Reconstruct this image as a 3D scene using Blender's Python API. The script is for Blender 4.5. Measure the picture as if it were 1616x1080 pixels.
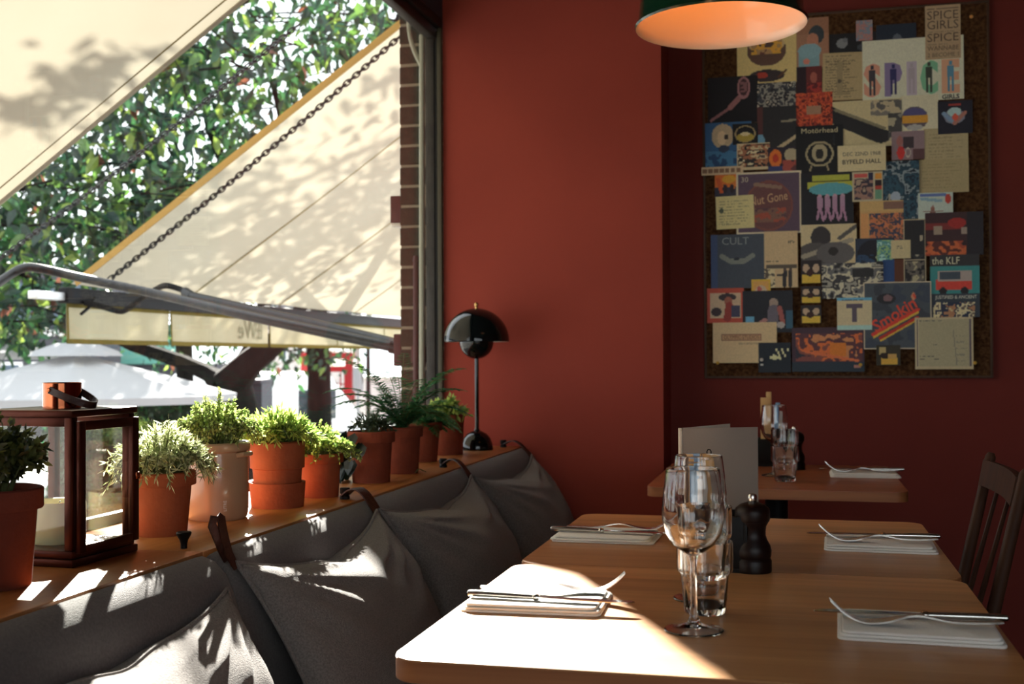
import bpy, bmesh, math, random
import numpy as np
from mathutils import Vector, Matrix, Euler, noise

for o in list(bpy.data.objects):
    bpy.data.objects.remove(o)
SC = bpy.context.scene
COL = SC.collection
rnd = random.Random(7)
R = math.radians

# ------------------------------------------------------------------ camera
YAW, PITCH, ROLL, FPX = R(13.7185), R(0.7892), R(-0.3023), 1824.996
CAM = Vector((0, 0, 1.09))
_f = Vector((-math.sin(YAW), math.cos(YAW), 0)); _r = Vector((math.cos(YAW), math.sin(YAW), 0)); _u = Vector((0, 0, 1))
_f, _u = math.cos(PITCH)*_f + math.sin(PITCH)*_u, math.cos(PITCH)*_u - math.sin(PITCH)*_f
_r, _u = math.cos(ROLL)*_r + math.sin(ROLL)*_u, math.cos(ROLL)*_u - math.sin(ROLL)*_r
cd = bpy.data.cameras.new('camera'); cam = bpy.data.objects.new('camera', cd); COL.objects.link(cam)
cam.matrix_world = Matrix(((_r.x, _u.x, -_f.x, CAM.x), (_r.y, _u.y, -_f.y, CAM.y), (_r.z, _u.z, -_f.z, CAM.z), (0, 0, 0, 1)))
cd.sensor_width = 36; cd.lens = FPX/1616*36; cd.clip_start = 0.05; cd.clip_end = 300
cd.dof.use_dof = True; cd.dof.focus_distance = 2.0; cd.dof.aperture_fstop = 7.1
SC.camera = cam

def ray(x, y): return _f + (x-808)/FPX*_r - (y-540)/FPX*_u
def at(x, y, ax, val):
    """the point of the plane X/Y/Z = val seen at photograph pixel (x, y)"""
    d = ray(x, y); i = 'xyz'.index(ax)
    return CAM + d*((val-CAM[i])/d[i])
def far(x, y, t): return CAM + ray(x, y)*t

# ------------------------------------------------------------------ light
TOSUN = Vector((-0.3805, 0.8055, 0.454)).normalized()
sl = bpy.data.lights.new('sun', 'SUN'); sl.energy = 32; sl.angle = R(0.6); sl.color = (1.0, 0.95, 0.86)
sun = bpy.data.objects.new('sun', sl); COL.objects.link(sun); sun.rotation_euler = TOSUN.to_track_quat('Z', 'Y').to_euler()
W = bpy.data.worlds.new('sky'); SC.world = W; W.use_nodes = True
bg = W.node_tree.nodes['Background']; bg.inputs['Color'].default_value = (0.90, 0.96, 1.0, 1); bg.inputs['Strength'].default_value = 2.1
SC.view_settings.view_transform = 'Standard'; SC.view_settings.look = 'None'
SC.view_settings.exposure = 0.75; SC.view_settings.gamma = 1; SC.view_settings.use_curve_mapping = False
try:
    SC.cycles.use_denoising = True
    SC.cycles.max_bounces = 14; SC.cycles.transparent_max_bounces = 24; SC.cycles.transmission_bounces = 14
    SC.cycles.caustics_reflective = False; SC.cycles.caustics_refractive = True
except Exception:
    pass

# ------------------------------------------------------------------ helpers
def lin(c):
    return tuple(((x/255)/12.92 if x/255 <= .04045 else ((x/255+.055)/1.055)**2.4) for x in c)
def mat(name, rgb, rough=.6, metal=0., noise_=None, bump=None, spec=.5, coat=0., trans=0., ior=1.45, sheen=0., stretch=(1, 1, 1), emit=None):
    """rgb in sRGB 0..255; noise_=(scale, rgb2, detail) mixes a second colour; bump=(scale, strength)"""
    m = bpy.data.materials.new(name); m.use_nodes = True
    nt = m.node_tree; b = nt.nodes['Principled BSDF']
    b.inputs['Base Color'].default_value = (*lin(rgb), 1); b.inputs['Roughness'].default_value = rough
    b.inputs['Metallic'].default_value = metal; b.inputs['Specular IOR Level'].default_value = spec
    b.inputs['Coat Weight'].default_value = coat; b.inputs['Transmission Weight'].default_value = trans
    b.inputs['IOR'].default_value = ior; b.inputs['Sheen Weight'].default_value = sheen
    if emit:
        b.inputs['Emission Color'].default_value = (*lin(emit[0]), 1); b.inputs['Emission Strength'].default_value = emit[1]
    if noise_ or bump:
        tc = nt.nodes.new('ShaderNodeTexCoord'); mp = nt.nodes.new('ShaderNodeMapping')
        mp.inputs['Scale'].default_value = stretch; nt.links.new(tc.outputs['Object'], mp.inputs['Vector'])
    if noise_:
        n = nt.nodes.new('ShaderNodeTexNoise'); n.inputs['Scale'].default_value = noise_[0]; n.inputs['Detail'].default_value = noise_[2] if len(noise_) > 2 else 5
        nt.links.new(mp.outputs[0], n.inputs['Vector'])
        r = nt.nodes.new('ShaderNodeValToRGB'); r.color_ramp.elements[0].position = .35; r.color_ramp.elements[1].position = .65
        r.color_ramp.elements[0].color = (*lin(rgb), 1); r.color_ramp.elements[1].color = (*lin(noise_[1]), 1)
        nt.links.new(n.outputs['Fac'], r.inputs['Fac']); nt.links.new(r.outputs['Color'], b.inputs['Base Color'])
    if bump:
        n2 = nt.nodes.new('ShaderNodeTexNoise'); n2.inputs['Scale'].default_value = bump[0]; n2.inputs['Detail'].default_value = 4
        nt.links.new(mp.outputs[0], n2.inputs['Vector'])
        bp = nt.nodes.new('ShaderNodeBump'); bp.inputs['Strength'].default_value = bump[1]; bp.inputs['Distance'].default_value = .01
        nt.links.new(n2.outputs['Fac'], bp.inputs['Height']); nt.links.new(bp.outputs['Normal'], b.inputs['Normal'])
    return m
def wood(name, c1, c2, rough, axis='x', scale=1.0, spec=.5, boards=0.0):
    """long grain along one axis plus board-to-board tone"""
    m = bpy.data.materials.new(name); m.use_nodes = True; nt = m.node_tree; b = nt.nodes['Principled BSDF']
    b.inputs['Roughness'].default_value = rough; b.inputs['Specular IOR Level'].default_value = spec
    tc = nt.nodes.new('ShaderNodeTexCoord'); mp = nt.nodes.new('ShaderNodeMapping')
    s = {'x': (1.2, 22, 22), 'y': (22, 1.2, 22), 'z': (22, 22, 1.2)}[axis]
    mp.inputs['Scale'].default_value = [k*scale for k in s]; nt.links.new(tc.outputs['Object'], mp.inputs['Vector'])
    n = nt.nodes.new('ShaderNodeTexNoise'); n.inputs['Scale'].default_value = 2.2; n.inputs['Detail'].default_value = 7; n.inputs['Distortion'].default_value = .4
    nt.links.new(mp.outputs[0], n.inputs['Vector'])
    r = nt.nodes.new('ShaderNodeValToRGB'); r.color_ramp.elements[0].position = .32; r.color_ramp.elements[1].position = .7
    r.color_ramp.elements[0].color = (*lin(c1), 1); r.color_ramp.elements[1].color = (*lin(c2), 1)
    nt.links.new(n.outputs['Fac'], r.inputs['Fac'])
    out = r.outputs['Color']
    if boards:
        sx = nt.nodes.new('ShaderNodeSeparateXYZ'); nt.links.new(tc.outputs['Object'], sx.inputs[0])
        mu = nt.nodes.new('ShaderNodeMath'); mu.operation = 'MULTIPLY'; mu.inputs[1].default_value = 1/boards
        nt.links.new(sx.outputs['Y' if axis == 'x' else 'X'], mu.inputs[0])
        fl = nt.nodes.new('ShaderNodeMath'); fl.operation = 'FLOOR'; nt.links.new(mu.outputs[0], fl.inputs[0])
        wn = nt.nodes.new('ShaderNodeTexWhiteNoise'); wn.noise_dimensions = '1D'; nt.links.new(fl.outputs[0], wn.inputs['W'])
        hs = nt.nodes.new('ShaderNodeHueSaturation'); mr = nt.nodes.new('ShaderNodeMapRange')
        mr.inputs['To Min'].default_value = .8; mr.inputs['To Max'].default_value = 1.15
        nt.links.new(wn.outputs['Value'], mr.inputs['Value']); nt.links.new(mr.outputs[0], hs.inputs['Value'])
        nt.links.new(out, hs.inputs['Color']); out = hs.outputs['Color']
    nt.links.new(out, b.inputs['Base Color'])
    bp = nt.nodes.new('ShaderNodeBump'); bp.inputs['Strength'].default_value = .06; bp.inputs['Distance'].default_value = .004
    nt.links.new(n.outputs['Fac'], bp.inputs['Height']); nt.links.new(bp.outputs['Normal'], b.inputs['Normal'])
    return m
def thin_mat(name, rgb, tfac, rgb2=None, nscale=4, spec=0.0, attr=None):
    """thin lit-through material (cloth, leaf): diffuse + translucent"""
    m = bpy.data.materials.new(name); m.use_nodes = True; nt = m.node_tree
    for n in list(nt.nodes): nt.nodes.remove(n)
    o = nt.nodes.new('ShaderNodeOutputMaterial'); mx = nt.nodes.new('ShaderNodeMixShader'); mx.inputs[0].default_value = tfac
    d = nt.nodes.new('ShaderNodeBsdfDiffuse'); t = nt.nodes.new('ShaderNodeBsdfTranslucent')
    src = None
    if attr:
        a = nt.nodes.new('ShaderNodeAttribute'); a.attribute_name = attr; src = a.outputs['Color']
    elif rgb2:
        tc = nt.nodes.new('ShaderNodeTexCoord'); n = nt.nodes.new('ShaderNodeTexNoise'); n.inputs['Scale'].default_value = nscale
        nt.links.new(tc.outputs['Object'], n.inputs['Vector'])
        r = nt.nodes.new('ShaderNodeValToRGB'); r.color_ramp.elements[0].position = .35; r.color_ramp.elements[1].position = .65
        r.color_ramp.elements[0].color = (*lin(rgb), 1); r.color_ramp.elements[1].color = (*lin(rgb2), 1)
        nt.links.new(n.outputs['Fac'], r.inputs['Fac']); src = r.outputs['Color']
    for s in (d, t):
        if src: nt.links.new(src, s.inputs['Color'])
        else: s.inputs['Color'].default_value = (*lin(rgb), 1)
    nt.links.new(d.outputs[0], mx.inputs[1]); nt.links.new(t.outputs[0], mx.inputs[2])
    if spec:
        g = nt.nodes.new('ShaderNodeBsdfGlossy'); g.inputs['Roughness'].default_value = .35; m2 = nt.nodes.new('ShaderNodeMixShader'); m2.inputs[0].default_value = spec
        nt.links.new(mx.outputs[0], m2.inputs[1]); nt.links.new(g.outputs[0], m2.inputs[2]); nt.links.new(m2.outputs[0], o.inputs[0])
    else:
        nt.links.new(mx.outputs[0], o.inputs[0])
    return m
def pane_mat(name, tint=(1, 1, 1), refl=.9):
    """flat window glass: clear with a fresnel reflection"""
    m = bpy.data.materials.new(name); m.use_nodes = True; nt = m.node_tree
    for n in list(nt.nodes): nt.nodes.remove(n)
    o = nt.nodes.new('ShaderNodeOutputMaterial'); mx = nt.nodes.new('ShaderNodeMixShader')
    t = nt.nodes.new('ShaderNodeBsdfTransparent'); t.inputs[0].default_value = (*tint, 1)
    g = nt.nodes.new('ShaderNodeBsdfGlossy'); g.inputs['Roughness'].default_value = .01
    fr = nt.nodes.new('ShaderNodeFresnel'); fr.inputs['IOR'].default_value = 1.45
    ge = nt.nodes.new('ShaderNodeNewGeometry'); mi = nt.nodes.new('ShaderNodeMapRange')   # the same reflectance from both faces of the thin pane
    mi.inputs['To Min'].default_value = 1.45; mi.inputs['To Max'].default_value = 1/1.45
    nt.links.new(ge.outputs['Backfacing'], mi.inputs['Value']); nt.links.new(mi.outputs[0], fr.inputs['IOR'])
    mu = nt.nodes.new('ShaderNodeMath'); mu.operation = 'MULTIPLY'; mu.inputs[1].default_value = refl
    nt.links.new(fr.outputs[0], mu.inputs[0]); nt.links.new(mu.outputs[0], mx.inputs[0])
    nt.links.new(t.outputs[0], mx.inputs[1]); nt.links.new(g.outputs[0], mx.inputs[2]); nt.links.new(mx.outputs[0], o.inputs[0])
    return m

def B(): return bmesh.new()
def box(bm, lo, hi, bev=0., seg=2, M=None):
    lo, hi = Vector(lo), Vector(hi); c = (lo+hi)/2; s = hi-lo
    t = bmesh.new()
    bmesh.ops.create_cube(t, size=1, matrix=Matrix.Translation(c) @ Matrix.Diagonal((abs(s.x), abs(s.y), abs(s.z), 1)))
    if bev: bmesh.ops.bevel(t, geom=t.edges[:], offset=bev, segments=seg, profile=.5, affect='EDGES')
    merge(bm, t, M); return bm
def merge(bm, t, M=None):
    vm = {}
    for v in t.verts: vm[v] = bm.verts.new(M @ v.co if M else v.co)
    for f in t.faces:
        try: bm.faces.new([vm[v] for v in f.verts])
        except ValueError: pass
    t.free()
def frames(pts, closed=False):
    out = []; n = len(pts); up = None
    for i in range(n):
        a = pts[(i-1) % n] if (closed or i > 0) else pts[i]; b = pts[(i+1) % n] if (closed or i < n-1) else pts[i]
        t = (b-a).normalized()
        if up is None:
            up = Vector((0, 0, 1)) if abs(t.z) < .9 else Vector((1, 0, 0))
        s = t.cross(up).normalized(); up = s.cross(t).normalized(); out.append((s, up))
    return out
def tube(bm, pts, r, n=8, closed=False, flat=1.0, M=None):
    pts = [Vector(p) for p in pts]; fr = frames(pts, closed); rings = []
    for i, p in enumerate(pts):
        rr = r[i] if isinstance(r, (list, tuple)) else r; s, u = fr[i]; ring = []
        for k in range(n):
            a = 2*math.pi*k/n; q = p + s*(math.cos(a)*rr) + u*(math.sin(a)*rr*flat)
            ring.append(bm.verts.new(M @ q if M else q))
        rings.append(ring)
    m = len(rings)
    for i in range(m if closed else m-1):
        a, b = rings[i], rings[(i+1) % m]
        for k in range(n): bm.faces.new((a[k], a[(k+1) % n], b[(k+1) % n], b[k]))
    if not closed: bm.faces.new(rings[0][::-1]); bm.faces.new(rings[-1])
    return bm
def strap(bm, pts, w, t, side):
    """flat band along pts; side = width direction"""
    pts = [Vector(p) for p in pts]; side = Vector(side).normalized(); rings = []
    for i, p in enumerate(pts):
        a = pts[max(i-1, 0)]; b = pts[min(i+1, len(pts)-1)]; tn = (b-a).normalized()
        nrm = tn.cross(side).normalized(); sd = nrm.cross(tn).normalized()
        ww = w[i] if isinstance(w, (list, tuple)) else w
        rings.append([bm.verts.new(p + sd*(sx*ww/2) + nrm*(sn*t/2)) for sx, sn in ((-1, -1), (1, -1), (1, 1), (-1, 1))])
    for a, b in zip(rings, rings[1:]):
        for k in range(4): bm.faces.new((a[k], a[(k+1) % 4], b[(k+1) % 4], b[k]))
    bm.faces.new(rings[0][::-1]); bm.faces.new(rings[-1]); return bm
def lathe(bm, prof, n=32, c=(0, 0, 0), rib=None, M=None):
    """prof: list of (r, z); closes to the axis where r == 0; rib(i, angle, r) may vary the radius"""
    c = Vector(c); rings = []
    for i, (r, z) in enumerate(prof):
        if r < 1e-6:
            q = c + Vector((0, 0, z)); rings.append([bm.verts.new(M @ q if M else q)])
        else:
            ring = []
            for k in range(n):
                a = 2*math.pi*k/n; rr = rib(i, a, r) if rib else r
                q = c + Vector((math.cos(a)*rr, math.sin(a)*rr, z)); ring.append(bm.verts.new(M @ q if M else q))
            rings.append(ring)
    for a, b in zip(rings, rings[1:]):
        if len(a) == 1 and len(b) == 1: continue
        for k in range(n):
            k2 = (k+1) % n
            if len(a) == 1: bm.faces.new((a[0], b[k2], b[k]))
            elif len(b) == 1: bm.faces.new((a[k], a[k2], b[0]))
            else: bm.faces.new((a[k], a[k2], b[k2], b[k]))
    return bm
def prism(bm, poly, lo, hi, axis='z', bev=0., seg=2):
    """extrude a 2-D polygon along an axis (poly in the two other axes, in x,y,z order)"""
    t = bmesh.new()
    def mk(p, h): return {'z': (p[0], p[1], h), 'y': (p[0], h, p[1]), 'x': (h, p[0], p[1])}[axis]
    a = [t.verts.new(mk(p, lo)) for p in poly]; b = [t.verts.new(mk(p, hi)) for p in poly]; n = len(poly)
    t.faces.new(a[::-1]); t.faces.new(b)
    for k in range(n): t.faces.new((a[k], a[(k+1) % n], b[(k+1) % n], b[k]))
    bmesh.ops.recalc_face_normals(t, faces=t.faces[:])
    if bev: bmesh.ops.bevel(t, geom=[e for e in t.edges], offset=bev, segments=seg, profile=.5, affect='EDGES')
    merge(bm, t); return bm
def rrect(x0, y0, x1, y1, r, n=5):
    out = []
    for cx, cy, a0 in ((x1-r, y1-r, 0), (x0+r, y1-r, 90), (x0+r, y0+r, 180), (x1-r, y0+r, 270)):
        for k in range(n+1):
            a = R(a0+90*k/n); out.append((cx+r*math.cos(a), cy+r*math.sin(a)))
    return out
def obj(name, bm, m, parent=None, loc=(0, 0, 0), rot=(0, 0, 0), smooth=True, norm=True):
    if norm: bmesh.ops.recalc_face_normals(bm, faces=bm.faces[:])
    me = bpy.data.meshes.new(name); bm.to_mesh(me); bm.free()
    if smooth:
        me.polygons.foreach_set('use_smooth', [True]*len(me.polygons))
        try: me.set_sharp_from_angle(angle=R(38))
        except Exception: pass
    for x in (m if isinstance(m, (list, tuple)) else [m]): me.materials.append(x)
    o = bpy.data.objects.new(name, me); COL.objects.link(o); o.location = loc; o.rotation_euler = rot
    if parent: o.parent = parent
    return o
def raw(name, verts, faces, m, parent=None, loc=(0, 0, 0), smooth=False, cols=None, kind=None):
    me = bpy.data.meshes.new(name); me.from_pydata(verts, [], faces); me.materials.append(m)
    if smooth: me.polygons.foreach_set('use_smooth', [True]*len(me.polygons))
    if cols is not None:
        ca = me.color_attributes.new('Col', 'FLOAT_COLOR', 'CORNER'); ca.data.foreach_set('color', np.asarray(cols, dtype=np.float32).ravel())
    o = bpy.data.objects.new(name, me); COL.objects.link(o); o.location = loc
    if parent: o.parent = parent
    if kind: o['kind'] = kind
    return o
def tag(o, label, cat, group=None):
    o['label'] = label; o['category'] = cat
    if group: o['group'] = group
    return o
def thing(name, label, cat, loc=(0, 0, 0), rz=0., group=None):
    o = bpy.data.objects.new(name, None); COL.objects.link(o); o.location = loc; o.rotation_euler = (0, 0, rz); o.empty_display_size = .05
    return tag(o, label, cat, group)
def struct(o): o['kind'] = 'structure'; return o
def clone(o, **kw):
    c = o.copy(); COL.objects.link(c)
    for k, v in kw.items(): setattr(c, k, v)
    return c
def dup(root, loc, rz=None, label=None, group=None):
    r = clone(root, location=loc)
    if rz is not None: r.rotation_euler = (0, 0, rz)
    if label: r['label'] = label
    if group: r['group'] = group
    for ch in list(root.children):
        c = clone(ch, parent=r)
        for g in list(ch.children): clone(g, parent=c)
    return r
def text_mesh(s, size, m, name, parent, M, extrude=.0002, align='CENTER', mirror=False, shear=0, space=1.0, sx=1.0, bold=0.0):
    cu = bpy.data.curves.new('lettering_curve', 'FONT'); cu.body = s; cu.size = size; cu.extrude = extrude; cu.align_x = align; cu.align_y = 'CENTER'
    cu.shear = shear; cu.space_character = space; cu.resolution_u = 2; cu.offset = bold
    t = bpy.data.objects.new('lettering_curve', cu); COL.objects.link(t)
    dg = bpy.context.evaluated_depsgraph_get(); me = bpy.data.meshes.new_from_object(t.evaluated_get(dg))
    bpy.data.objects.remove(t); bpy.data.curves.remove(cu)
    me.transform(Matrix.Diagonal((sx*(-1 if mirror else 1), 1, 1, 1))); me.transform(M)
    me.materials.clear(); me.materials.append(m)
    o = bpy.data.objects.new(name, me); COL.objects.link(o); o.parent = parent
    return o
# ------------------------------------------------------------------ materials
M = {}
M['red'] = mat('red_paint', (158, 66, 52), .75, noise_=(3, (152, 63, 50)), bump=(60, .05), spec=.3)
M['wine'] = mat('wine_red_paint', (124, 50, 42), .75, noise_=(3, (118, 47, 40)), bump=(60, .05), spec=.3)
M['ceiling'] = mat('ceiling_paint', (84, 76, 70), .9)
M['floor'] = wood('floor_boards', (38, 24, 18), (58, 38, 26), .6, 'y', 1, .3, .14)
M['frame'] = mat('dark_frame', (62, 58, 54), .5, noise_=(20, (52, 48, 46)))
M['frame_black'] = mat('gasket', (16, 15, 15), .6)
M['frame_olive'] = mat('olive_trim', (74, 69, 54), .55)
M['glass'] = pane_mat('window_glass', (.985, .99, .985), .9)
M['brick'] = mat('brick_face', (60, 56, 46), .85, noise_=(25, (48, 46, 38)), bump=(80, .4))
M['mortar'] = mat('mortar', (150, 140, 122), .95, bump=(90, .4))
M['conduit'] = mat('pale_conduit', (176, 176, 158), .5)
M['maroon'] = mat('maroon_paint', (74, 34, 34), .5)
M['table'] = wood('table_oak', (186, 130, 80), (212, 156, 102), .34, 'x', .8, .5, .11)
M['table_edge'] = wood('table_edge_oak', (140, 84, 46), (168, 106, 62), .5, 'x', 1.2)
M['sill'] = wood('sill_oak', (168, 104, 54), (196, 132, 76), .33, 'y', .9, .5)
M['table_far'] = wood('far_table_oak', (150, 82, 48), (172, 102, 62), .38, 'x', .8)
M['iron'] = mat('black_iron', (22, 21, 22), .5, .6)
M['couch'] = mat('grey_upholstery', (104, 99, 98), .85, noise_=(240, (92, 88, 87), 2), bump=(500, .25), spec=.25, sheen=.15)
M['linen'] = mat('grey_linen', (132, 126, 122), .92, noise_=(320, (110, 105, 102), 2), bump=(420, .5), spec=.15, sheen=.2)
M['leather'] = mat('brown_leather', (62, 32, 24), .4, noise_=(60, (48, 24, 18)), bump=(150, .15))
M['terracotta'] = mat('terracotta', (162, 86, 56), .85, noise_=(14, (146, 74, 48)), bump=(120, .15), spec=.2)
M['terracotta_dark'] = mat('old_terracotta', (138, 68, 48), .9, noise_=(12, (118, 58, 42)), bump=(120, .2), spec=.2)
M['terracotta_shaded'] = mat('shaded_terracotta', (104, 50, 38), .9, noise_=(12, (88, 42, 32)), bump=(120, .2), spec=.2)  # terracotta darkened so the foreground pot's unlit side is in the colour
M['soil'] = mat('soil', (52, 38, 28), 1., noise_=(70, (34, 26, 20)), bump=(60, .8))
M['gravel_soil'] = mat('dry_soil', (150, 112, 70), 1., noise_=(70, (110, 76, 46)), bump=(60, .8))
M['crock'] = mat('beige_stoneware', (186, 152, 122), .25, noise_=(5, (176, 140, 110)), coat=.4)
M['copper'] = mat('copper', (176, 100, 66), .13, 1., noise_=(6, (140, 76, 50)))
M['copper_dark'] = mat('aged_copper', (74, 38, 28), .32, .85, noise_=(9, (60, 28, 22)))
M['wax'] = mat('cream_wax', (226, 216, 170), .5, spec=.4)
M['wax'].node_tree.nodes['Principled BSDF'].inputs['Subsurface Weight'].default_value = .4
M['wax'].node_tree.nodes['Principled BSDF'].inputs['Subsurface Radius'].default_value = (.02, .014, .008)
M['lamp_black'] = mat('gloss_black_green', (12, 18, 20), .06)
M['brass'] = mat('brass', (190, 150, 96), .25, 1.)
M['green_enamel'] = mat('green_enamel', (18, 52, 36), .2, coat=.6)
M['white_enamel'] = mat('white_enamel', (236, 222, 204), .3, coat=.5)
M['cord'] = mat('black_cord', (16, 16, 16), .7)
M['steel'] = mat('cutlery_steel', (222, 220, 215), .27, 1.)
M['steel_dark'] = mat('polished_blade', (190, 190, 188), .1, 1.)
M['napkin'] = mat('white_napkin', (244, 242, 236), .95, bump=(300, .2), spec=.1)
M['clear'] = mat('table_glass', (255, 255, 255), .0, trans=1., ior=1.46)
M['mill'] = mat('dark_stained_wood', (28, 14, 12), .4, noise_=(8, (20, 10, 9)), spec=.3)
M['caddy'] = mat('black_wood', (14, 11, 11), .5, noise_=(10, (20, 16, 15)), spec=.2)
M['menu'] = mat('grey_card', (160, 146, 134), .8, bump=(200, .05), spec=.2)
M['menu_in'] = mat('cream_card', (220, 208, 190), .85)
M['sachet_cream'] = mat('kraft_paper', (206, 166, 112), .8, bump=(200, .1))
M['sachet_blue'] = mat('blue_paper', (120, 160, 200), .7)
M['sachet_white'] = mat('white_paper', (226, 222, 214), .8)
M['chair'] = wood('chair_wood', (54, 32, 22), (74, 46, 30), .6, 'z', 1, .2)
M['cork'] = mat('cork', (104, 74, 48), 1., noise_=(90, (66, 42, 28), 6), bump=(150, .5), spec=.1)
M['board_frame'] = wood('board_frame', (70, 48, 34), (90, 64, 46), .6, 'z', 1)
M['pin'] = mat('yellow_pin', (226, 176, 60), .4)
M['pin_orange'] = mat('orange_pin', (240, 170, 90), .3)
M['canvas'] = thin_mat('cream_awning_cloth', (172, 165, 147), .20, (167, 159, 140), 1.5)
M['valance'] = thin_mat('cream_valance_cloth', (166, 159, 134), .18, (158, 150, 122), 3)
M['olive_hem'] = thin_mat('olive_hem_cloth', (112, 100, 54), .2)
M['ochre'] = thin_mat('ochre_edge_cloth', (168, 134, 78), .25)
M['seam'] = thin_mat('awning_seam', (130, 118, 78), .12)
M['faint_ink'] = mat('faint_ink', (118, 114, 88), .9)
M['white_canvas'] = thin_mat('white_parasol_cloth', (166, 167, 170), .25)
M['steel_arm'] = mat('grey_painted_steel', (46, 45, 45), .38, .3, noise_=(30, (38, 37, 38)))
M['bar'] = mat('black_bar', (20, 18, 19), .6, spec=.2)
M['silver_end'] = mat('aluminium', (190, 190, 190), .4, .8)
M['chain'] = mat('dark_steel_chain', (50, 50, 52), .4, .9)
M['bark'] = mat('bark', (30, 27, 26), .95, spec=.1, noise_=(9, (20, 19, 18)), bump=(18, .9), stretch=(3, 3, .6))
M['leafcol'] = thin_mat('leaf_tissue', (70, 110, 50), .42, attr='Col', spec=.04)
M['herbcol'] = thin_mat('herb_leaf', (120, 140, 70), .55, attr='Col', spec=.04)
M['asphalt'] = mat('sunlit_paving', (118, 116, 113), .9, noise_=(3, (130, 127, 122)), bump=(40, .3))
M['white_car'] = mat('white_car_paint', (228, 228, 228), .25, coat=.6)
M['car_glass'] = mat('dark_car_glass', (40, 52, 58), .05)
M['tyre'] = mat('tyre', (26, 26, 26), .9)
M['hub'] = mat('wheel_hub', (170, 170, 172), .4, .6)
M['phone_red'] = mat('phone_box_red', (122, 22, 26), .5, spec=.2)
M['opal'] = mat('opal_sign', (236, 232, 220), .5)
M['house'] = mat('pale_render', (206, 196, 192), .9, noise_=(1.2, (190, 182, 180)))
M['house_dark'] = mat('dark_facade', (62, 62, 70), .8)
M['house_brick'] = mat('brown_facade', (110, 92, 80), .9, noise_=(2, (96, 82, 74)))
M['win_dark'] = mat('window_dark', (70, 84, 100), .15)
M['rail'] = mat('white_rail', (224, 224, 224), .5)
M['teal'] = mat('teal_fascia', (84, 138, 128), .6)
M['grey_box'] = mat('grey_cabinet', (120, 120, 124), .6)
M['roof'] = mat('grey_slate', (90, 88, 90), .8)

# ------------------------------------------------------------------ room shell
WY0 = .95                               # where the window starts
YP, YB = 3.95, 4.20                    # pier wall and recessed wall
XR, YN, ZC = 3.6, -2.1, 2.95
def slab(name, lo, hi, m, bev=0.): return struct(obj(name, box(B(), lo, hi, bev), m, smooth=False))
slab('floor', (-1.3, YN, -.1), (XR, YB, 0), M['floor'])
slab('ceiling', (-1.5, YN, ZC), (XR, YB+.2, ZC+.1), M['ceiling'])
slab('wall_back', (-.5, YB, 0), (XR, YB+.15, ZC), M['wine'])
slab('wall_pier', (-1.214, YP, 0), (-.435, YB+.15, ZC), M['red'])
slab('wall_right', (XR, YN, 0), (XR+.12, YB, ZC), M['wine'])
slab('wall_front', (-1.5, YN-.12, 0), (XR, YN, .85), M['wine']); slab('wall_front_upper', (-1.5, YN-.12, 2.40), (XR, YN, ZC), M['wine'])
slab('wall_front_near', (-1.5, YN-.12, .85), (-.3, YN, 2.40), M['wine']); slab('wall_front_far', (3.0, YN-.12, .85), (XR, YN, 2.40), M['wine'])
slab('wall_left', (-1.40, YN, -1.1), (-1.252, 4.1, .762), M['red'])
slab('wall_left_upper', (-1.34, YN, 2.30), (-1.214, 4.1, ZC), M['house_dark'])
slab('wall_left_near', (-1.40, YN, .762), (-1.252, WY0, 2.30), M['red'])

# window: frame members and panes
w = struct(obj('window_1', box(B(), (-1.274, WY0, 2.235), (-1.235, 3.97, 2.30), .006), M['frame']))
w['label'] = 'long street window with dark frame over the plant sill'
obj('jamb', box(B(), (-1.274, 3.93, .762), (-1.241, 3.99, 2.235), .003), M['frame'], w)
obj('gasket', box(B(), (-1.241, 3.936, .762), (-1.230, 3.95, 2.26), 0), M['frame_black'], w)
obj('trim_strip', box(B(), (-1.230, 3.93, .78), (-1.2142, 3.95, 2.27), .002), M['frame_olive'], w)
obj('head_lining', box(B(), (-1.235, WY0, 2.268), (-1.2141, 3.95, 2.30), .002), M['frame_black'], w)
obj('bottom_rail', box(B(), (-1.274, WY0, .762), (-1.255, 3.93, .80), .004), M['frame'], w)
obj('jamb', box(B(), (-1.274, WY0-.05, .762), (-1.241, WY0, 2.235), .003), M['frame'], w)
for y0, y1 in ((WY0, 3.93),):
    obj('pane', box(B(), (-1.266, y0, .80), (-1.260, y1, 2.235)), M['glass'], w, smooth=False)

# unseen window added behind the viewer to fill the pinboard wall with daylight
w2 = struct(obj('fill_window', box(B(), (-.3, YN-.10, .85), (3.0, YN-.03, .91), .004), M['frame']))
for a in (-.3, .78, 1.86, 2.94): obj('mullion', box(B(), (a, YN-.10, .91), (a+.06, YN-.03, 2.34), .003), M['frame'], w2)
obj('head', box(B(), (-.3, YN-.10, 2.34), (3.0, YN-.03, 2.40), .004), M['frame'], w2)
for a in (-.24, .84, 1.92): obj('pane', box(B(), (a, YN-.07, .91), (a+1.02, YN-.064, 2.34)), M['glass'], w2, smooth=False)
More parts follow.
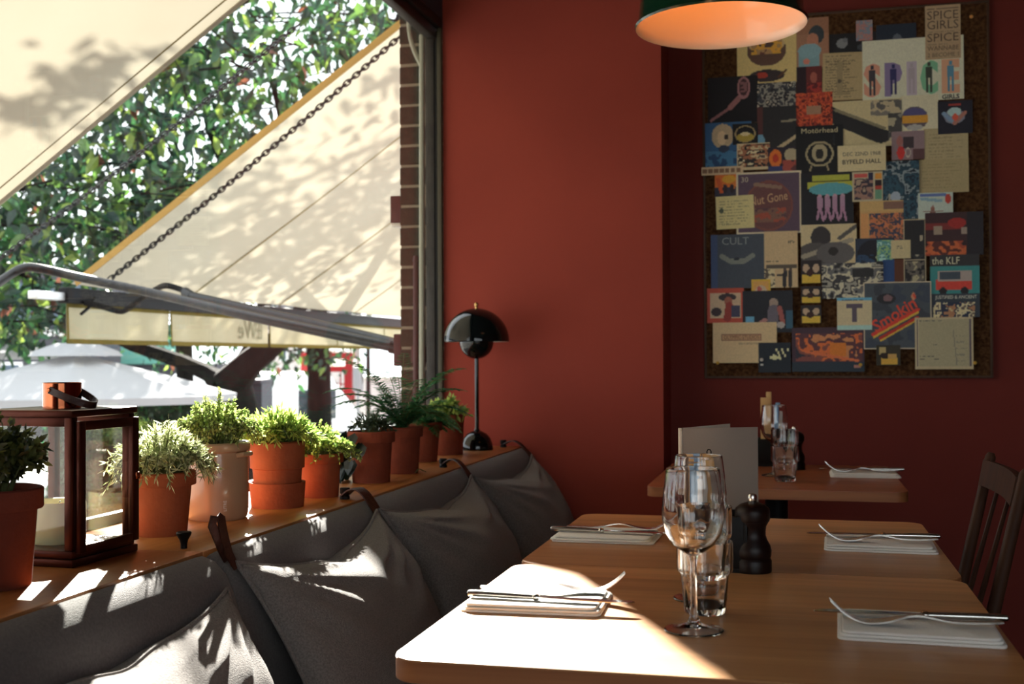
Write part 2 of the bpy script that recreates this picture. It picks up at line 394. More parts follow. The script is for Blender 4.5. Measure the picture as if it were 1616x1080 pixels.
# brick pier outside the glass
po = slab('wall_outside_pier', (-1.427, 4.103, -1.1), (-1.252, 4.90, 3.2), M['mortar'])
zj = at(645, 294, 'y', 4.1).z; ch = .0757
z0 = zj - math.floor((zj+1.1)/ch)*ch
bb = {}
def brick(lo, hi):
    key = tuple(round(b-a, 4) for a, b in zip(lo, hi))
    if key not in bb:
        o = obj('brick', box(B(), [-k/2 for k in key], [k/2 for k in key], .003, 1), M['brick'], po); bb[key] = o
    else: o = clone(bb[key])
    o.location = [(a+b)/2 for a, b in zip(lo, hi)]
i = 0; z = z0
while z < 3.1:
    o_ = 0. if i % 2 else .1075
    a = z+.005; b = z+ch-.005; e = rnd.uniform(-.002, .002)
    if i % 2: brick((-1.43, 4.1+e, a), (-1.252, 4.2, b))
    else:
        brick((-1.43, 4.1+e, a), (-1.3325, 4.2, b)); brick((-1.3225, 4.1-e, a), (-1.252, 4.2, b))
    y = 4.21
    while y < 4.85:
        y1 = min(y + (.215 if (y > 4.22 or i % 2) else .1025), 4.89)
        brick((-1.43, y, a), (-1.375, y1-.01, b)); y = y1
    i += 1; z += ch

# facing sill shelf of two boards
sill = struct(obj('window_sill', box(B(), (-1.252, -.9, .735), (-.98, 3.95, .752)), M['sill']))
sill['label'] = 'oak shelf of boards under the street window'
obj('board', box(B(), (-1.252, -.9, .752), (-.930, 1.6985, .78), .002), M['sill'], sill)
obj('board', box(B(), (-1.252, 1.7005, .752), (-.930, 3.95, .78), .002), M['sill'], sill)

# ------------------------------------------------------------------ tables
def table(name, label, x0, y0, x1, y1, m, top=.75, legs=True):
    cx, cy = (x0+x1)/2, (y0+y1)/2
    t = thing(name, label, 'table', (cx, cy, 0))
    bm = B(); prism(bm, rrect(x0-cx, y0-cy, x1-cx, y1-cy, .035, 6), top-.026, top, 'z')
    tt = obj('table_top', bm, m, t)
    obj('edge_band', prism(B(), rrect(x0-cx-.0006, y0-cy-.0006, x1-cx+.0006, y1-cy+.0006, .0355, 6), top-.0255, top-.0022, 'z'), M['table_edge'], tt)
    obj('column', tube(B(), [(0, 0, .03), (0, 0, top-.026)], .032, 16), M['iron'], t)
    obj('top_plate', box(B(), (-.16, -.16, top-.034), (.16, .16, top-.026), .003), M['iron'], t)
    bm = B(); box(bm, (-.27, -.03, 0), (.27, .03, .03), .008); box(bm, (-.03, -.27, 0), (.03, .27, .03), .008)
    obj('cross_foot', bm, M['iron'], t, rot=(0, 0, R(45)))
    return t
table('dining_table', 'nearer oak table with the two wine glasses and a sunlit corner', -.450, 1.243, .246, 1.8665, M['table'])
table('dining_table', 'middle oak table carrying the grey menu card and pepper mill', -.448, 1.8685, .247, 2.492, M['table'])
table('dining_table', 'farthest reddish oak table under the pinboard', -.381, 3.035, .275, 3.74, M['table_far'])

# ------------------------------------------------------------------ banquette
bq = thing('banquette', 'long grey upholstered bench with rolled back along the window sill', 'bench', (0, 0, 0))
prof = [(-.930, .774), (-.918, .7785), (-.900, .772), (-.880, .752), (-.866, .722), (-.855, .68), (-.845, .60), (-.835, .50), (-.832, .40), (-.91, .40), (-.930, .45)]
def backrest(y0, y1):
    bm = B(); n = len(prof); ys = [y0, y0+.006, y0+.02, y0+.05] + [y0+.05+(y1-y0-.1)*k/12 for k in range(1, 12)] + [y1-.05, y1-.02, y1-.006, y1]
    rings = []
    for j, y in enumerate(ys):
        e = {0: .012, 1: .006, 2: .002}.get(min(j, len(ys)-1-j), 0)
        rings.append([bm.verts.new((max(x-e, -.93), y, z-(e if z > .7 else 0))) for x, z in prof])
    for a, b in zip(rings, rings[1:]):
        for k in range(n): bm.faces.new((a[k], a[(k+1) % n], b[(k+1) % n], b[k]))
    bm.faces.new(rings[0]); bm.faces.new(rings[-1][::-1])
    return obj('backrest', bm, M['couch'], bq)
backrest(-.9, 1.699); backrest(1.701, 3.945)
obj('seat', box(B(), (-.90, -.9, .30), (-.36, 3.945, .45), .035, 4), M['couch'], bq)
obj('base', box(B(), (-.90, -.88, 0), (-.42, 3.94, .30), .004), M['caddy'], bq)

# ------------------------------------------------------------------ cushions and straps
def cushion(label, ya, yb, zt, seed, lean=.20):
    """ya..yb: ears along the bench; zt: height of the ears; leans on the backrest"""
    t = thing('cushion', label, 'cushion', (-.775, (ya+yb)/2, .45), 0, 'cushions along the grey bench')
    Wd = (yb-ya)/2; H = (zt-.45)/2; n = 44; rr = random.Random(seed); ph = [rr.uniform(0, 6.28) for _ in range(8)]
    verts = []; faces = []; idx = {}
    for side in (1, -1):
        for i in range(n+1):
            for j in range(n+1):
                u = -1+2*i/n; v = -1+2*j/n
                if side == -1 and (i in (0, n) or j in (0, n)):
                    idx[(side, i, j)] = idx[(1, i, j)]; continue
                top = max(v, 0); bot = max(-v, 0)
                eu, ev = abs(u), abs(v)
                px = u*(1-.10*(1-v*v)) ; pz = v - top**4*(.27*(1-abs(u)**2.4) + .07*math.exp(-((u-.08)/.16)**2)) + .10*bot**3*(1-u*u)
                pz += .045*math.sin(2.1*u+ph[0])*top**2*(1-u*u)
                th = ((1-u**2)*(1-v**2))
                th = max(th, 0)**.50
                tk = (.108 if side == 1 else .045)*th*(1+.12*math.sin(2*u+ph[1]) - .18*bot)
                # folds running out of the upper ears
                wr = 0
                for s_ in (-1, 1):
                    du, dv = u - s_, v - 1
                    r_ = math.hypot(du, dv); an = math.atan2(-dv, -s_*du)
                    wr += .0075*math.sin(an*17+ph[2+(s_ > 0)]+2*r_)*math.exp(-((r_-.55)/.42)**2)
                wr += .005*math.sin(9*u+4*v+ph[5])*math.exp(-((v-.45)/.3)**2) + .004*math.sin(5*u-8*v+ph[6])*(1-eu)
                tk += side*wr*min(1, th*1.6) if side == 1 else 0
                y = px*Wd; z = H + pz*H; x = side*tk
                # lean back and follow the backrest
                x += .075 - .55*z
                idx[(side, i, j)] = len(verts); verts.append((x, y, z))
    for side in (1, -1):
        for i in range(n):
            for j in range(n):
                f = (idx[(side, i, j)], idx[(side, i+1, j)], idx[(side, i+1, j+1)], idx[(side, i, j+1)])
                faces.append(f if side == 1 else f[::-1])
    raw('cover', verts, faces, M['linen'], t, smooth=True)
    # piping round the edge
    ring = [(i, 0) for i in range(n)] + [(n, j) for j in range(n)] + [(i, n) for i in range(n, 0, -1)] + [(0, j) for j in range(n, 0, -1)]
    obj('piping', tube(B(), [verts[idx[(1, i, j)]] for i, j in ring], .0035, 6, True), M['linen'], t)
    ears = [Vector(verts[idx[(1, k, n)]]) + t.location for k in (0, n)]
    return t, ears
cu = {}
cu['a'] = cushion('nearest grey linen cushion on the bench, cut by the lower left corner', .95, 1.64, .735, 3)
cu['b'] = cushion('grey linen cushion with a loose leather strap standing up from its ear', 1.70, 2.345, .765, 5)
cu['c'] = cushion('grey linen cushion in shade behind the middle table, hung from the third knob', 2.36, 3.09, .765, 9)
cu['d'] = cushion('farthest grey linen cushion against the red pier wall', 3.11, 3.84, .76, 11)
KN = [(-.976, 1.72, .0), (-.968, 2.40, 0), (-.972, 3.15, 0), (-.985, 3.90, 0)]
for k, (x, y, _) in enumerate(KN):
    t = thing('strap_knob', ['black flared knob on the sill beside the pale crock', 'black knob with bright top holding two leather straps', 'small black knob on the sill in front of the fern pots', 'black knob in the sill corner by the red pier wall'][k], 'knob', (x, y, .78), 0, 'knobs on the sill for the cushion straps')
    if k == 0: obj('knob', lathe(B(), [(0, 0), (.0055, 0), (.0055, .008), (.007, .014), (.0115, .022), (.0125, .0255), (.011, .0275), (0, .0275)], 20), M['iron'], t)
    else:
        obj('stem', lathe(B(), [(0, 0), (.011, 0), (.011, .006), (.0085, .009), (.0085, .012), (0, .012)], 20), M['iron'], t)
        obj('cap', lathe(B(), [(0, .012), (.0105, .012), (.0112, .014), (.0112, .0235), (.010, .025), (0, .025)], 20), M['iron'], t)
def strap_between(k, ear, label, w=.016, off=0.):
    a = Vector((KN[k][0], KN[k][1]+off, .788)); e = ear + Vector((0, 0, -.006)); pts = []
    for s in range(13):
        q = s/12; p = a.lerp(e, q); p.z += .035*math.sin(math.pi*q)*(1-q*.3); pts.append(p)
    o = obj('leather_strap', strap(B(), pts, w, .003, (e-a).cross(Vector((0, 0, 1)))), M['leather'])
    return tag(o, label, 'strap', 'leather straps of the cushions')
strap_between(1, cu['b'][1][1], 'brown leather strap from the bright-topped knob to the sunlit cushion', off=-.012)
strap_between(1, cu['c'][1][0], 'brown leather strap from the bright-topped knob to the shaded cushion', off=.012)
strap_between(2, cu['c'][1][1], 'brown leather strap from the small knob in front of the fern pots')
strap_between(3, cu['d'][1][1], 'brown leather strap in the corner by the red pier wall')
# the loose one stands up in a loop
e = cu['b'][1][0]; pts = [e+Vector((.002, .0, -.01))] + [e + Vector((-.004-.012*math.sin(q*1.5), -.006-.012*q, .075*q)) for q in (.2, .4, .6, .8, .95)]
pts += [pts[-1]+Vector((-.003, -.003, .006)), pts[-1]+Vector((-.010, -.004, .004))] + [e + Vector((-.016-.014*q, -.016-.010*q+.018*(1-q), .068*q)) for q in (.9, .6, .3, .02)]
tag(obj('leather_strap', strap(B(), pts, [.012]+[.017]*(len(pts)-2)+[.012], .003, (.25, 1, 0)), M['leather']), 'loose brown leather strap standing up in a loop above the cushions', 'strap', 'leather straps of the cushions')
# ------------------------------------------------------------------ awnings outside
K = 1.19                                       # distance scale of the awnings from the viewer
AX0, AZ0, ASL = -1.473*K, 1.09+1.287*K, .685            # fabric plane: z = AZ0 + ASL*(x - AX0)
def az(x): return AZ0 + ASL*(x-AX0)
XBAR = -2.897*K
def kz(z): return 1.09+(z-1.09)*K
def awning(name, label, y0, y1, n, seams):
    t = thing(name, label, 'awning', (-1.40, (y0+y1)/2, az(-1.40)))
    o = t.location; nx = 20; bm = B(); th = .0012
    g = [[None]*(n+1) for _ in range(nx+1)]
    for i in range(nx+1):
        for j in range(n+1):
            x = -1.405 + (XBAR+1.405)*i/nx; y = y0 + (y1-y0)*j/n
            e = min(y-y0, y1-y)
            z = az(x) - .016*math.sin(math.pi*i/nx)*(1-math.exp(-e/.25)) + .004*math.sin(3*x+5*y)
            g[i][j] = bm.verts.new(Vector((x, y, z))-o)
    for i in range(nx):
        for j in range(n): bm.faces.new((g[i][j], g[i][j+1], g[i+1][j+1], g[i+1][j]))
    obj('canopy', bm, M['canvas'], t)
    for y in seams:
        pts = [Vector((-1.41+(XBAR+1.41)*k/12, y, 0)) for k in range(13)]
        for p in pts: p.z = az(p.x) - .016*math.sin(math.pi*(p.x+1.41)/(XBAR+1.41)) - .003
        obj('seam', strap(B(), [p-o for p in pts], .016, .0015, (0, 1, 0)), M['seam'], t)
    obj('wall_roller', tube(B(), [Vector((-1.385, y0-.03, az(-1.40)+.05))-o, Vector((-1.385, y1+.03, az(-1.40)+.05))-o], .045, 14), M['bar'], t)
    return t, o
t, o = awning('awning', 'cream awning beyond the brick pier, its edge tan and a chain below it', 4.2*K, 9.0*K, 60, (5.168*K, 6.18*K, 7.37*K, 8.4*K))
def line_at(pts, X=None, Y=None): return [at(x, y, 'y', Y) if Y else at(x, y, 'x', X) for x, y in pts]
obj('edge_trim', strap(B(), [Vector((x, 4.197*K, az(x)-.012))-o for x in (-1.41, -1.9, -2.4, -2.9, -3.42)], .040, .003, (0, .25, 1)), M['ochre'], t)
obj('front_bar', box(B(), Vector((XBAR-.05, 4.17*K, kz(1.325)))-o, Vector((XBAR+.01, 9.0*K, kz(1.39)))-o, .006), M['bar'], t)
obj('bar_end', box(B(), Vector((XBAR-.06, 3.99*K, kz(1.335)))-o, Vector((XBAR-.005, 4.168*K, kz(1.368)))-o, .004), M['silver_end'], t)
ys = [q*K for q in (4.20, 5.018, 6.095, 7.1, 8.0, 9.0)]
for k in range(5):
    a, b = ys[k]+.004, ys[k+1]-.004; bm = B(); n = 16; cols = []
    for i in range(n+1):
        y = a+(b-a)*i/n
        cols.append([bm.verts.new(Vector((XBAR-.03+.010*math.sin(i*1.1+k)*q, y, kz(1.322-.145*q)))-o) for q in (0, .25, .5, .75, 1)])
    for p, q in zip(cols, cols[1:]):
        for s in range(4): bm.faces.new((p[s], q[s], q[s+1], p[s+1]))
    va = obj('valance', bm, M['valance'], t)
    obj('hem', strap(B(), [Vector((XBAR-.03+.010*math.sin(i*1.1+k)+.003, a+(b-a)*i/n, kz(1.168)))-o for i in range(n+1)], .024, .002, (0, 0, 1)), M['olive_hem'], va)
    obj('hem', strap(B(), [Vector((XBAR-.026, a, kz(1.318)))-o, Vector((XBAR-.026, b, kz(1.318)))-o], .020, .002, (0, 0, 1)), M['olive_hem'], va)
    obj('hem', strap(B(), [Vector((XBAR-.026, a+.006, kz(1.32)))-o, Vector((XBAR-.02, a+.006, kz(1.158)))-o], .014, .002, (0, 1, 0)), M['olive_hem'], va)
Mx = Matrix.Translation(Vector((XBAR-.018, 5.86*K, kz(1.245)))-o) @ Matrix(((0, 0, 1, 0), (1, 0, 0, 0), (0, 1, 0, 0), (0, 0, 0, 1)))
text_mesh('EWe', .17, M['faint_ink'], 'lettering', t, Mx, mirror=True)
t2, o2 = awning('awning', 'cream awning glowing overhead outside the window', -1.6, 3.36*K, 60, (-.6, .5, 1.6, 2.8))
obj('edge_hem', strap(B(), [Vector((x, 3.345*K, az(x)-.004))-o2 for x in (-1.41, -1.9, -2.4, -2.9, -3.42)], .03, .004, (0, 1, .1)), M['canvas'], t2)
obj('seam', strap(B(), [Vector((x, 3.27*K, az(x)-.007))-o2 for x in (-1.41, -1.9, -2.4, -2.9, -3.42)], .006, .003, (0, 1, 0)), M['seam'], t2)
obj('front_bar', box(B(), Vector((XBAR-.05, -1.6, kz(1.325)))-o2, Vector((XBAR+.01, 3.40*K, kz(1.39)))-o2, .006), M['bar'], t2)

def smooth_path(P, n=6):
    out = []
    for i in range(len(P)-1):
        p0 = P[max(i-1, 0)]; p1 = P[i]; p2 = P[i+1]; p3 = P[min(i+2, len(P)-1)]
        for k in range(n):
            s = k/n; out.append(.5*((2*p1)+(p2-p0)*s+(2*p0-5*p1+4*p2-p3)*s*s+(3*p1-p0-3*p2+p3)*s**3))
    out.append(P[-1]); return out
# folding arms: parts of their awnings
XW = -1.452
P_ = [at(640, 552, 'x', XW), at(400, 501, 'x', -2.2), at(250, 465, 'x', -2.75), at(120, 437, 'x', -3.15), at(62, 424, 'x', -3.28), at(38, 423, 'x', -3.33), at(16, 434, 'x', -3.38), at(-30, 466, 'x', -3.42)]
ar = obj('folding_arm', tube(B(), [p-o2 for p in smooth_path(P_)], .0205, 10), M['steel_arm'], t2)
obj('sleeve', tube(B(), [at(646, 554, 'x', -1.44)-o2, at(616, 547, 'x', -1.515)-o2], .026, 12), M['steel_arm'], ar)
bk = at(646, 553, 'x', -1.45)
obj('bracket', box(B(), Vector((-1.462, 4.11, bk.z-.06))-o2, Vector((-1.431, 4.30, bk.z+.06))-o2, .004), M['maroon'], ar)
P_ = [at(640, 545, 'x', XW), at(500, 511, 'x', -2.0), at(300, 466, 'x', -2.75)]
ar = obj('folding_arm', tube(B(), [p-o for p in P_], .0185, 10), M['steel_arm'], t)
P_ = [at(300, 466, 'x', -2.75), at(285, 457, 'x', -2.82), at(262, 451, 'x', -2.89), at(246, 457, 'x', -2.98), at(225, 470, 'x', -3.1), at(200, 489, 'x', -3.22), at(185, 491, 'x', -3.28), at(160, 484, 'x', -3.36), at(133, 478, 'x', -3.43)]
obj('link_rod', tube(B(), [p-o for p in smooth_path(P_, 4)], .0145, 8), M['bar'], ar)
obj('joint', tube(B(), [at(303, 468, 'x', -2.74)-o, at(292, 461, 'x', -2.79)-o], .024, 12), M['steel_arm'], ar)
P_ = [at(150, 470, 'x', -3.42), at(140, 486, 'x', -3.42), at(128, 496, 'x', -3.42)]
obj('bar_hook', tube(B(), [p-o for p in P_], .008, 6), M['bar'], t)

def chain(label, a, b, n, ln):
    t = thing('chain', label, 'chain', a); d = (b-a); L = d.length; d.normalize()
    s = d.cross(Vector((0, 0, 1))).normalized(); u = s.cross(d).normalized()
    proto = {}
    for k in range(n):
        c = d*(L*(k+.5)/n) + Vector((0, 0, -.02*math.sin(math.pi*(k+.5)/n)))
        ax = k % 2
        if ax not in proto:
            w_ = (s*.8+u*.6) if ax == 0 else (u*.8-s*.6); pts = []
            for q in range(12):
                an = 2*math.pi*q/12; pts.append(d*(math.cos(an)*ln*.62) + w_*(math.sin(an)*ln*.30))
            o_ = obj('link', tube(B(), pts, ln*.105, 5, True), M['chain'], t); proto[ax] = o_
        else: o_ = clone(proto[ax])
        o_.location = c
    return t
chain('dark steel chain hanging along the tan edge of the cream awning', at(632, 57, 'y', 4.235*K), at(172, 442, 'y', 4.235*K), 66, .038)
chain('thin dark chain hanging among the leaves beside the overhead awning', at(470, 40, 'y', 3.46*K), at(-30, 430, 'y', 3.46*K), 78, .031)

t = thing('conduit_pipe', 'pale grey pipe with a branch, standing beside the window jamb', 'pipe', (-1.305, 4.0, .9))
o = t.location
obj('pipe', tube(B(), [at(666, y, 'y', 4.0)-o for y in (640, 400, 200, 95, 55)], .0105, 10), M['conduit'], t)
obj('branch', tube(B(), [p-o for p in smooth_path([at(645, 12, 'y', 4.0), at(646, 50, 'y', 4.0), at(653, 78, 'y', 4.0), at(664, 102, 'y', 4.0)])], .0085, 8), M['conduit'], t)
t = thing('drainpipe', 'maroon pipe on the brick pier beside the pale pipe', 'pipe', at(657, 640, 'y', 4.06))
o = t.location
obj('pipe', tube(B(), [at(657, y, 'y', 4.06)-o for y in (660, 540, 412)], .0115, 10), M['maroon'], t)
obj('pipe_cap', tube(B(), [at(657, 412, 'y', 4.06)-o, at(657, 404, 'y', 4.06)-o], [.0135, .009], 10), M['maroon'], t)
obj('pipe_clip', box(B(), at(662, 560, 'y', 4.075)-o-Vector((.03, .01, .03)), at(662, 560, 'y', 4.075)-o+Vector((.02, .03, .03)), .003), M['maroon'], t)
a = at(622, 311, 'y', 4.14); b = at(634, 358, 'y', 4.14)
t = thing('wall_light', 'small maroon wall light on the outer edge of the brick pier', 'light', b)
obj('body', box(B(), (-.035, -.03, .012), (.006, .05, a.z-b.z), .003), M['maroon'], t)
obj('diffuser', box(B(), (-.032, -.027, 0), (.004, .047, .012), .002), M['opal'], t)

# ------------------------------------------------------------------ street
ZG = -1.1
struct(obj('street_ground', box(B(), (-70, -40, ZG-.1), (-1.40, 90, ZG)), M['asphalt'], smooth=False))
struct(obj('street_ground_front', box(B(), (-1.40, -40, ZG-.1), (40, YN-.12, ZG)), M['asphalt'], smooth=False))

# parasol
ap = far(120, 541, 9.0); rb = far(342, 626, 9.1)
def parasol(label, c, r, zrim, ztop, yaw, n=8, lift=.12):
    t = thing('parasol', label, 'parasol', (c.x, c.y, ZG), yaw)
    o = Vector((0, 0, -ZG))
    bm = B(); K = 10; grid = []
    for k in range(n*6):
        an = 2*math.pi*k/(n*6); ph = (k % 6)/6; rr = r*math.cos(math.pi/n)/math.cos((ph-.5)*2*math.pi/n)
        col = []
        for s in range(1, K+1):
            q = s/K; sag = -.03*math.sin(math.pi*q)*math.sin(math.pi*ph)
            col.append(bm.verts.new(Vector((math.cos(an)*rr*q, math.sin(an)*rr*q, ztop-.05-(ztop-.05-zrim)*(q**1.03)+sag))+o))
        col.append(bm.verts.new(Vector((math.cos(an)*rr*.995, math.sin(an)*rr*.995, zrim-.055))+o)); grid.append(col)
    c0 = bm.verts.new(Vector((0, 0, ztop-.05))+o)
    for a, b in zip(grid, grid[1:]+grid[:1]):
        bm.faces.new((c0, a[0], b[0]))
        for s in range(K): bm.faces.new((a[s], a[s+1], b[s+1], b[s]))
    obj('canopy', bm, M['white_canvas'], t)
    bm = B()
    lathe(bm, [(0, ztop+.03), (r*.12, ztop+.025), (r*.24, ztop-.035), (r*.27, ztop-.075)], n*4, (0, 0, -ZG), rib=lambda i, a, q: q*(1+.06*math.cos(n*a)*(i > 1)))
    obj('vent_cap', bm, M['white_canvas'], t)
    obj('pole', tube(B(), [(0, 0, .05), (0, 0, ztop-ZG-.08)], .024, 10), M['rail'], t)
    obj('foot', lathe(B(), [(0, 0), (.28, 0), (.28, .05), (.06, .09), (.04, .3), (0, .3)], 24), M['grey_box'], t)
    rib0 = None
    for k in range(n):
        an = 2*math.pi*k/n
        rb_ = obj('rib', tube(B(), [Vector((0, 0, ztop-.075))+o, Vector((math.cos(an)*r*.97, math.sin(an)*r*.97, zrim-.012))+o], .009, 5), M['rail'], t)
    return t
parasol('white octagonal parasol with vent cap standing outside behind the copper lantern', Vector((ap.x, ap.y, 0)), 1.22, rb.z+.02, ap.z-.03, R(-14))
parasol('smaller white parasol half hidden behind the octagonal one', Vector(far(-2, 560, 11.2).to_2d().to_3d()), .62, far(60, 558, 11.2).z, far(-2, 528, 11.2).z, R(10))

# car and van
def car(label, c, yaw, L=4.3, H=1.5, Wd=1.75, van=False):
    t = thing('van' if van else 'car', label, 'van' if van else 'car', (c.x, c.y, ZG), yaw)
    if van:
        low = [(-L/2, .3), (L/2-.1, .3), (L/2, .5), (L/2-.02, .95), (L/2-.55, 1.1), (L/2-1.15, H-.08), (L/2-1.4, H), (-L/2+.1, H), (-L/2, H-.15)]
    else:
        low = [(-L/2, .32), (L/2-.12, .30), (L/2, .5), (L/2-.05, .78), (L/2-.35, .90), (L/2-1.25, 1.0), (-L/2+.15, 1.02), (-L/2, .85)]
    bm = B(); prism(bm, low, -Wd/2, Wd/2, 'y', .05, 2); obj('body', bm, M['white_car'], t)
    if not van:
        bm = B(); b0 = [(L/2-1.2, .98), (-L/2+.3, .98)]; t0 = [(L/2-2.0, H), (-L/2+.85, H)]
        vs = [bm.verts.new((x, s*Wd*.47, z)) for x, z in b0 for s in (-1, 1)] + [bm.verts.new((x, s*Wd*.38, z)) for x, z in t0 for s in (-1, 1)]
        for f in ((0, 1, 5, 4), (2, 6, 7, 3), (0, 4, 6, 2), (1, 3, 7, 5), (4, 5, 7, 6)): bm.faces.new([vs[k] for k in f])
        bmesh.ops.bevel(bm, geom=bm.edges[:], offset=.05, segments=2, affect='EDGES'); obj('cabin', bm, M['white_car'], t)
        def quad(name, pts, m):
            bm = B(); a = [bm.verts.new(p) for p in pts]; f = bm.faces.new(a); r_ = bmesh.ops.extrude_face_region(bm, geom=[f]); obj(name, bm, m, t, smooth=False)
        y0, y1 = Wd*.47, Wd*.38
        for s in (-1, 1):
            def sd(x, z): q = (z-.98)/(H-.98); return (x, s*((y0*(1-q)+y1*q)+.012), z)
            quad('side_window', [sd(L/2-1.42, 1.03), sd(L/2-2.5, 1.03), sd(L/2-2.55, H-.1), sd(L/2-2.06, H-.1)], M['car_glass'])
            quad('side_window', [sd(L/2-2.6, 1.03), sd(-L/2+.6, 1.03), sd(-L/2+.95, H-.1), sd(L/2-2.65, H-.1)], M['car_glass'])
        quad('windscreen', [(L/2-1.24, -y0*.88, 1.03), (L/2-1.24, y0*.88, 1.03), (L/2-1.90, y1*.86, H-.06), (L/2-1.90, -y1*.86, H-.06)], M['car_glass'])
        for s in (-1, 1): obj('mirror', box(B(), (L/2-1.62, s*(Wd/2+.09)-.08, 1.0), (L/2-1.48, s*(Wd/2+.09)+.08, 1.13), .03), M['white_car'], t)
    else:
        for s in (-1, 1): obj('side_window', box(B(), (L/2-1.7, s*Wd/2-.012, 1.15), (L/2-1.05, s*Wd/2+.012, H-.3), .01), M['car_glass'], t)
        bm = B(); a = [bm.verts.new(p) for p in ((L/2-.60, -.75, 1.14), (L/2-.60, .75, 1.14), (L/2-1.12, .68, H-.14), (L/2-1.12, -.68, H-.14))]; bm.faces.new(a)
        obj('windscreen', bm, M['car_glass'], t, loc=(.03, 0, .01))
    for x in (L/2-.85, -L/2+.85):
        for s in (-1, 1):
            MX = Matrix.Translation((x, s*(Wd/2-.1), .32)) @ Matrix.Rotation(R(90), 4, 'X')
            wl = obj('wheel', lathe(B(), [(0, -.1), (.27, -.1), (.32, -.06), (.32, .06), (.27, .1), (0, .1)], 20, M=MX), M['tyre'], t)
            obj('hub_cap', lathe(B(), [(0, -.112), (.19, -.108), (.19, .108), (0, .112)], 14, M=MX), M['hub'], wl)
    for s in (-1, 1): obj('headlight', box(B(), (L/2-.10, s*(Wd/2-.3)-.16, .62), (L/2+.015, s*(Wd/2-.3)+.16, .78), .03), M['opal'], t)
    return t
fr = far(112, 690, 13.6)
car('white car parked behind the copper lantern, bonnet to the right', Vector((fr.x-2.1*math.cos(YAW), fr.y-2.1*math.sin(YAW), 0)), YAW, 4.4, 1.55)
p = far(452, 600, 21); car('white van parked beyond the thyme pots, left of the phone box', Vector((p.x, p.y, 0)), YAW+R(8), 3.9, 1.95, 1.8, True)
p = far(350, 600, 24.3); car('distant white car behind the dark planter wall', Vector((p.x, p.y, 0)), YAW+R(3), 3.2, 1.75)
p = far(640, 640, 18); car('white car low behind the asparagus fern', Vector((p.x, p.y, 0)), YAW-R(6), 3.4, 1.2)

# phone box (red kiosk)
p = far(519, 560, 23)
t = thing('phone_box', 'red telephone kiosk with pale roof beyond the tree trunk', 'phone box', (p.x, p.y, ZG), YAW+R(4))
hw = .41; zt = far(519, 552, 23).z-ZG
for sx in (-1, 1):
    for sy in (-1, 1): obj('corner_post', box(B(), (sx*hw-.075, sy*hw-.075, 0), (sx*hw+.075, sy*hw+.075, zt-.42), .01), M['phone_red'], t)
obj('plinth', box(B(), (-hw-.09, -hw-.09, 0), (hw+.09, hw+.09, .12), .01), M['phone_red'], t)
fb = obj('fascia', box(B(), (-hw-.09, -hw-.09, zt-.44), (hw+.09, hw+.09, zt-.06), .015), M['phone_red'], t)
for k, (x, y) in enumerate(((0, -1), (1, 0), (-1, 0), (0, 1))):
    o_ = obj('sign_panel', box(B(), (-.36, -.012, -.07), (.36, .012, .07), .004), M['opal'], t, loc=(x*(hw+.1), y*(hw+.1), zt-.26), rot=(0, 0, 0 if x == 0 else R(90)))
obj('roof', lathe(B(), [(0, .20), (.30, .18), (.56, .08), (.66, 0), (.66, -.06), (0, -.06)], 4, (0, 0, zt), M=Matrix.Rotation(R(45), 4, 'Z')), M['opal'], t, smooth=False)
for k, (x, y) in enumerate(((0, -1), (1, 0), (-1, 0))):
    pn = obj('glazed_side', box(B(), (-hw, -.008, .14), (hw, .008, zt-.45)), M['glass'], t, loc=(x*hw, y*hw, 0), rot=(0, 0, 0 if x == 0 else R(90)), smooth=False)
    bm = B()
    for q in range(1, 8): box(bm, (-hw, -.014, .14+q*(zt-.6)/8-.012), (hw, .014, .14+q*(zt-.6)/8+.012))
    for q in (-.26, .26): box(bm, (q-.012, -.014, .14), (q+.012, .014, zt-.45))
    obj('glazing_bars', bm, M['phone_red'], pn, smooth=False)

# buildings and street furniture
def block(name, label, cat, px0, px1, ptop, t_, depth, m, wins=(), roof=None, yaw=YAW):
    a = far(px0, ptop, t_); b = far(px1, ptop, t_); c = (a+b)/2; L = (b-a).length; h = c.z-ZG
    T = thing(name, label, cat, (c.x, c.y, ZG), yaw)
    obj('wall', box(B(), (-L/2, 0, 0), (L/2, depth, h)), m, T, smooth=False)
    for (u0, v0, u1, v1) in wins:
        f = obj('window', box(B(), (-L/2+u0*L, -.06, v0*h), (-L/2+u1*L, .02, v1*h)), M['rail'], T, smooth=False)
        obj('pane', box(B(), (-L/2+u0*L+.06, -.075, v0*h+.06), (-L/2+u1*L-.06, -.05, v1*h-.06)), M['win_dark'], f, smooth=False)
    if roof: obj('roof', prism(B(), [(-.3, h), (depth/2, h+roof), (depth+.3, h)], -L/2-.2, L/2+.2, 'x'), M['roof'], T, smooth=False)
    return T, L, h
block('house', 'pale rendered house with sash windows behind the white van', 'house', 405, 520, 520, 40, 8, M['house'], [(.08+.23*k, .28, .2+.23*k, .55) for k in range(4)]+[(.08+.23*k, .66, .2+.23*k, .9) for k in range(4)], 2.5)
block('house', 'brown terraced house right of the phone box', 'house', 640, 840, 520, 46, 8, M['house_brick'], [(.06+.24*k, .35, .16+.24*k, .6) for k in range(4)], 2.5)
T, L, h = block('shop', 'dark shop front behind the parasol with white rail on its roof', 'building', -140, 112, 531, 24, 7, M['house_dark'], [(.1+.22*k, .35, .26+.22*k, .8) for k in range(4)])
obj('roof_rail', box(B(), (-L/2, -.1, h), (L/2, .1, h+.12), .01), M['rail'], T)
obj('upper_storey', box(B(), (-L/2, 1.5, h+.1), (L/2-.8, 6, h+1.6)), M['house_dark'], T, smooth=False)
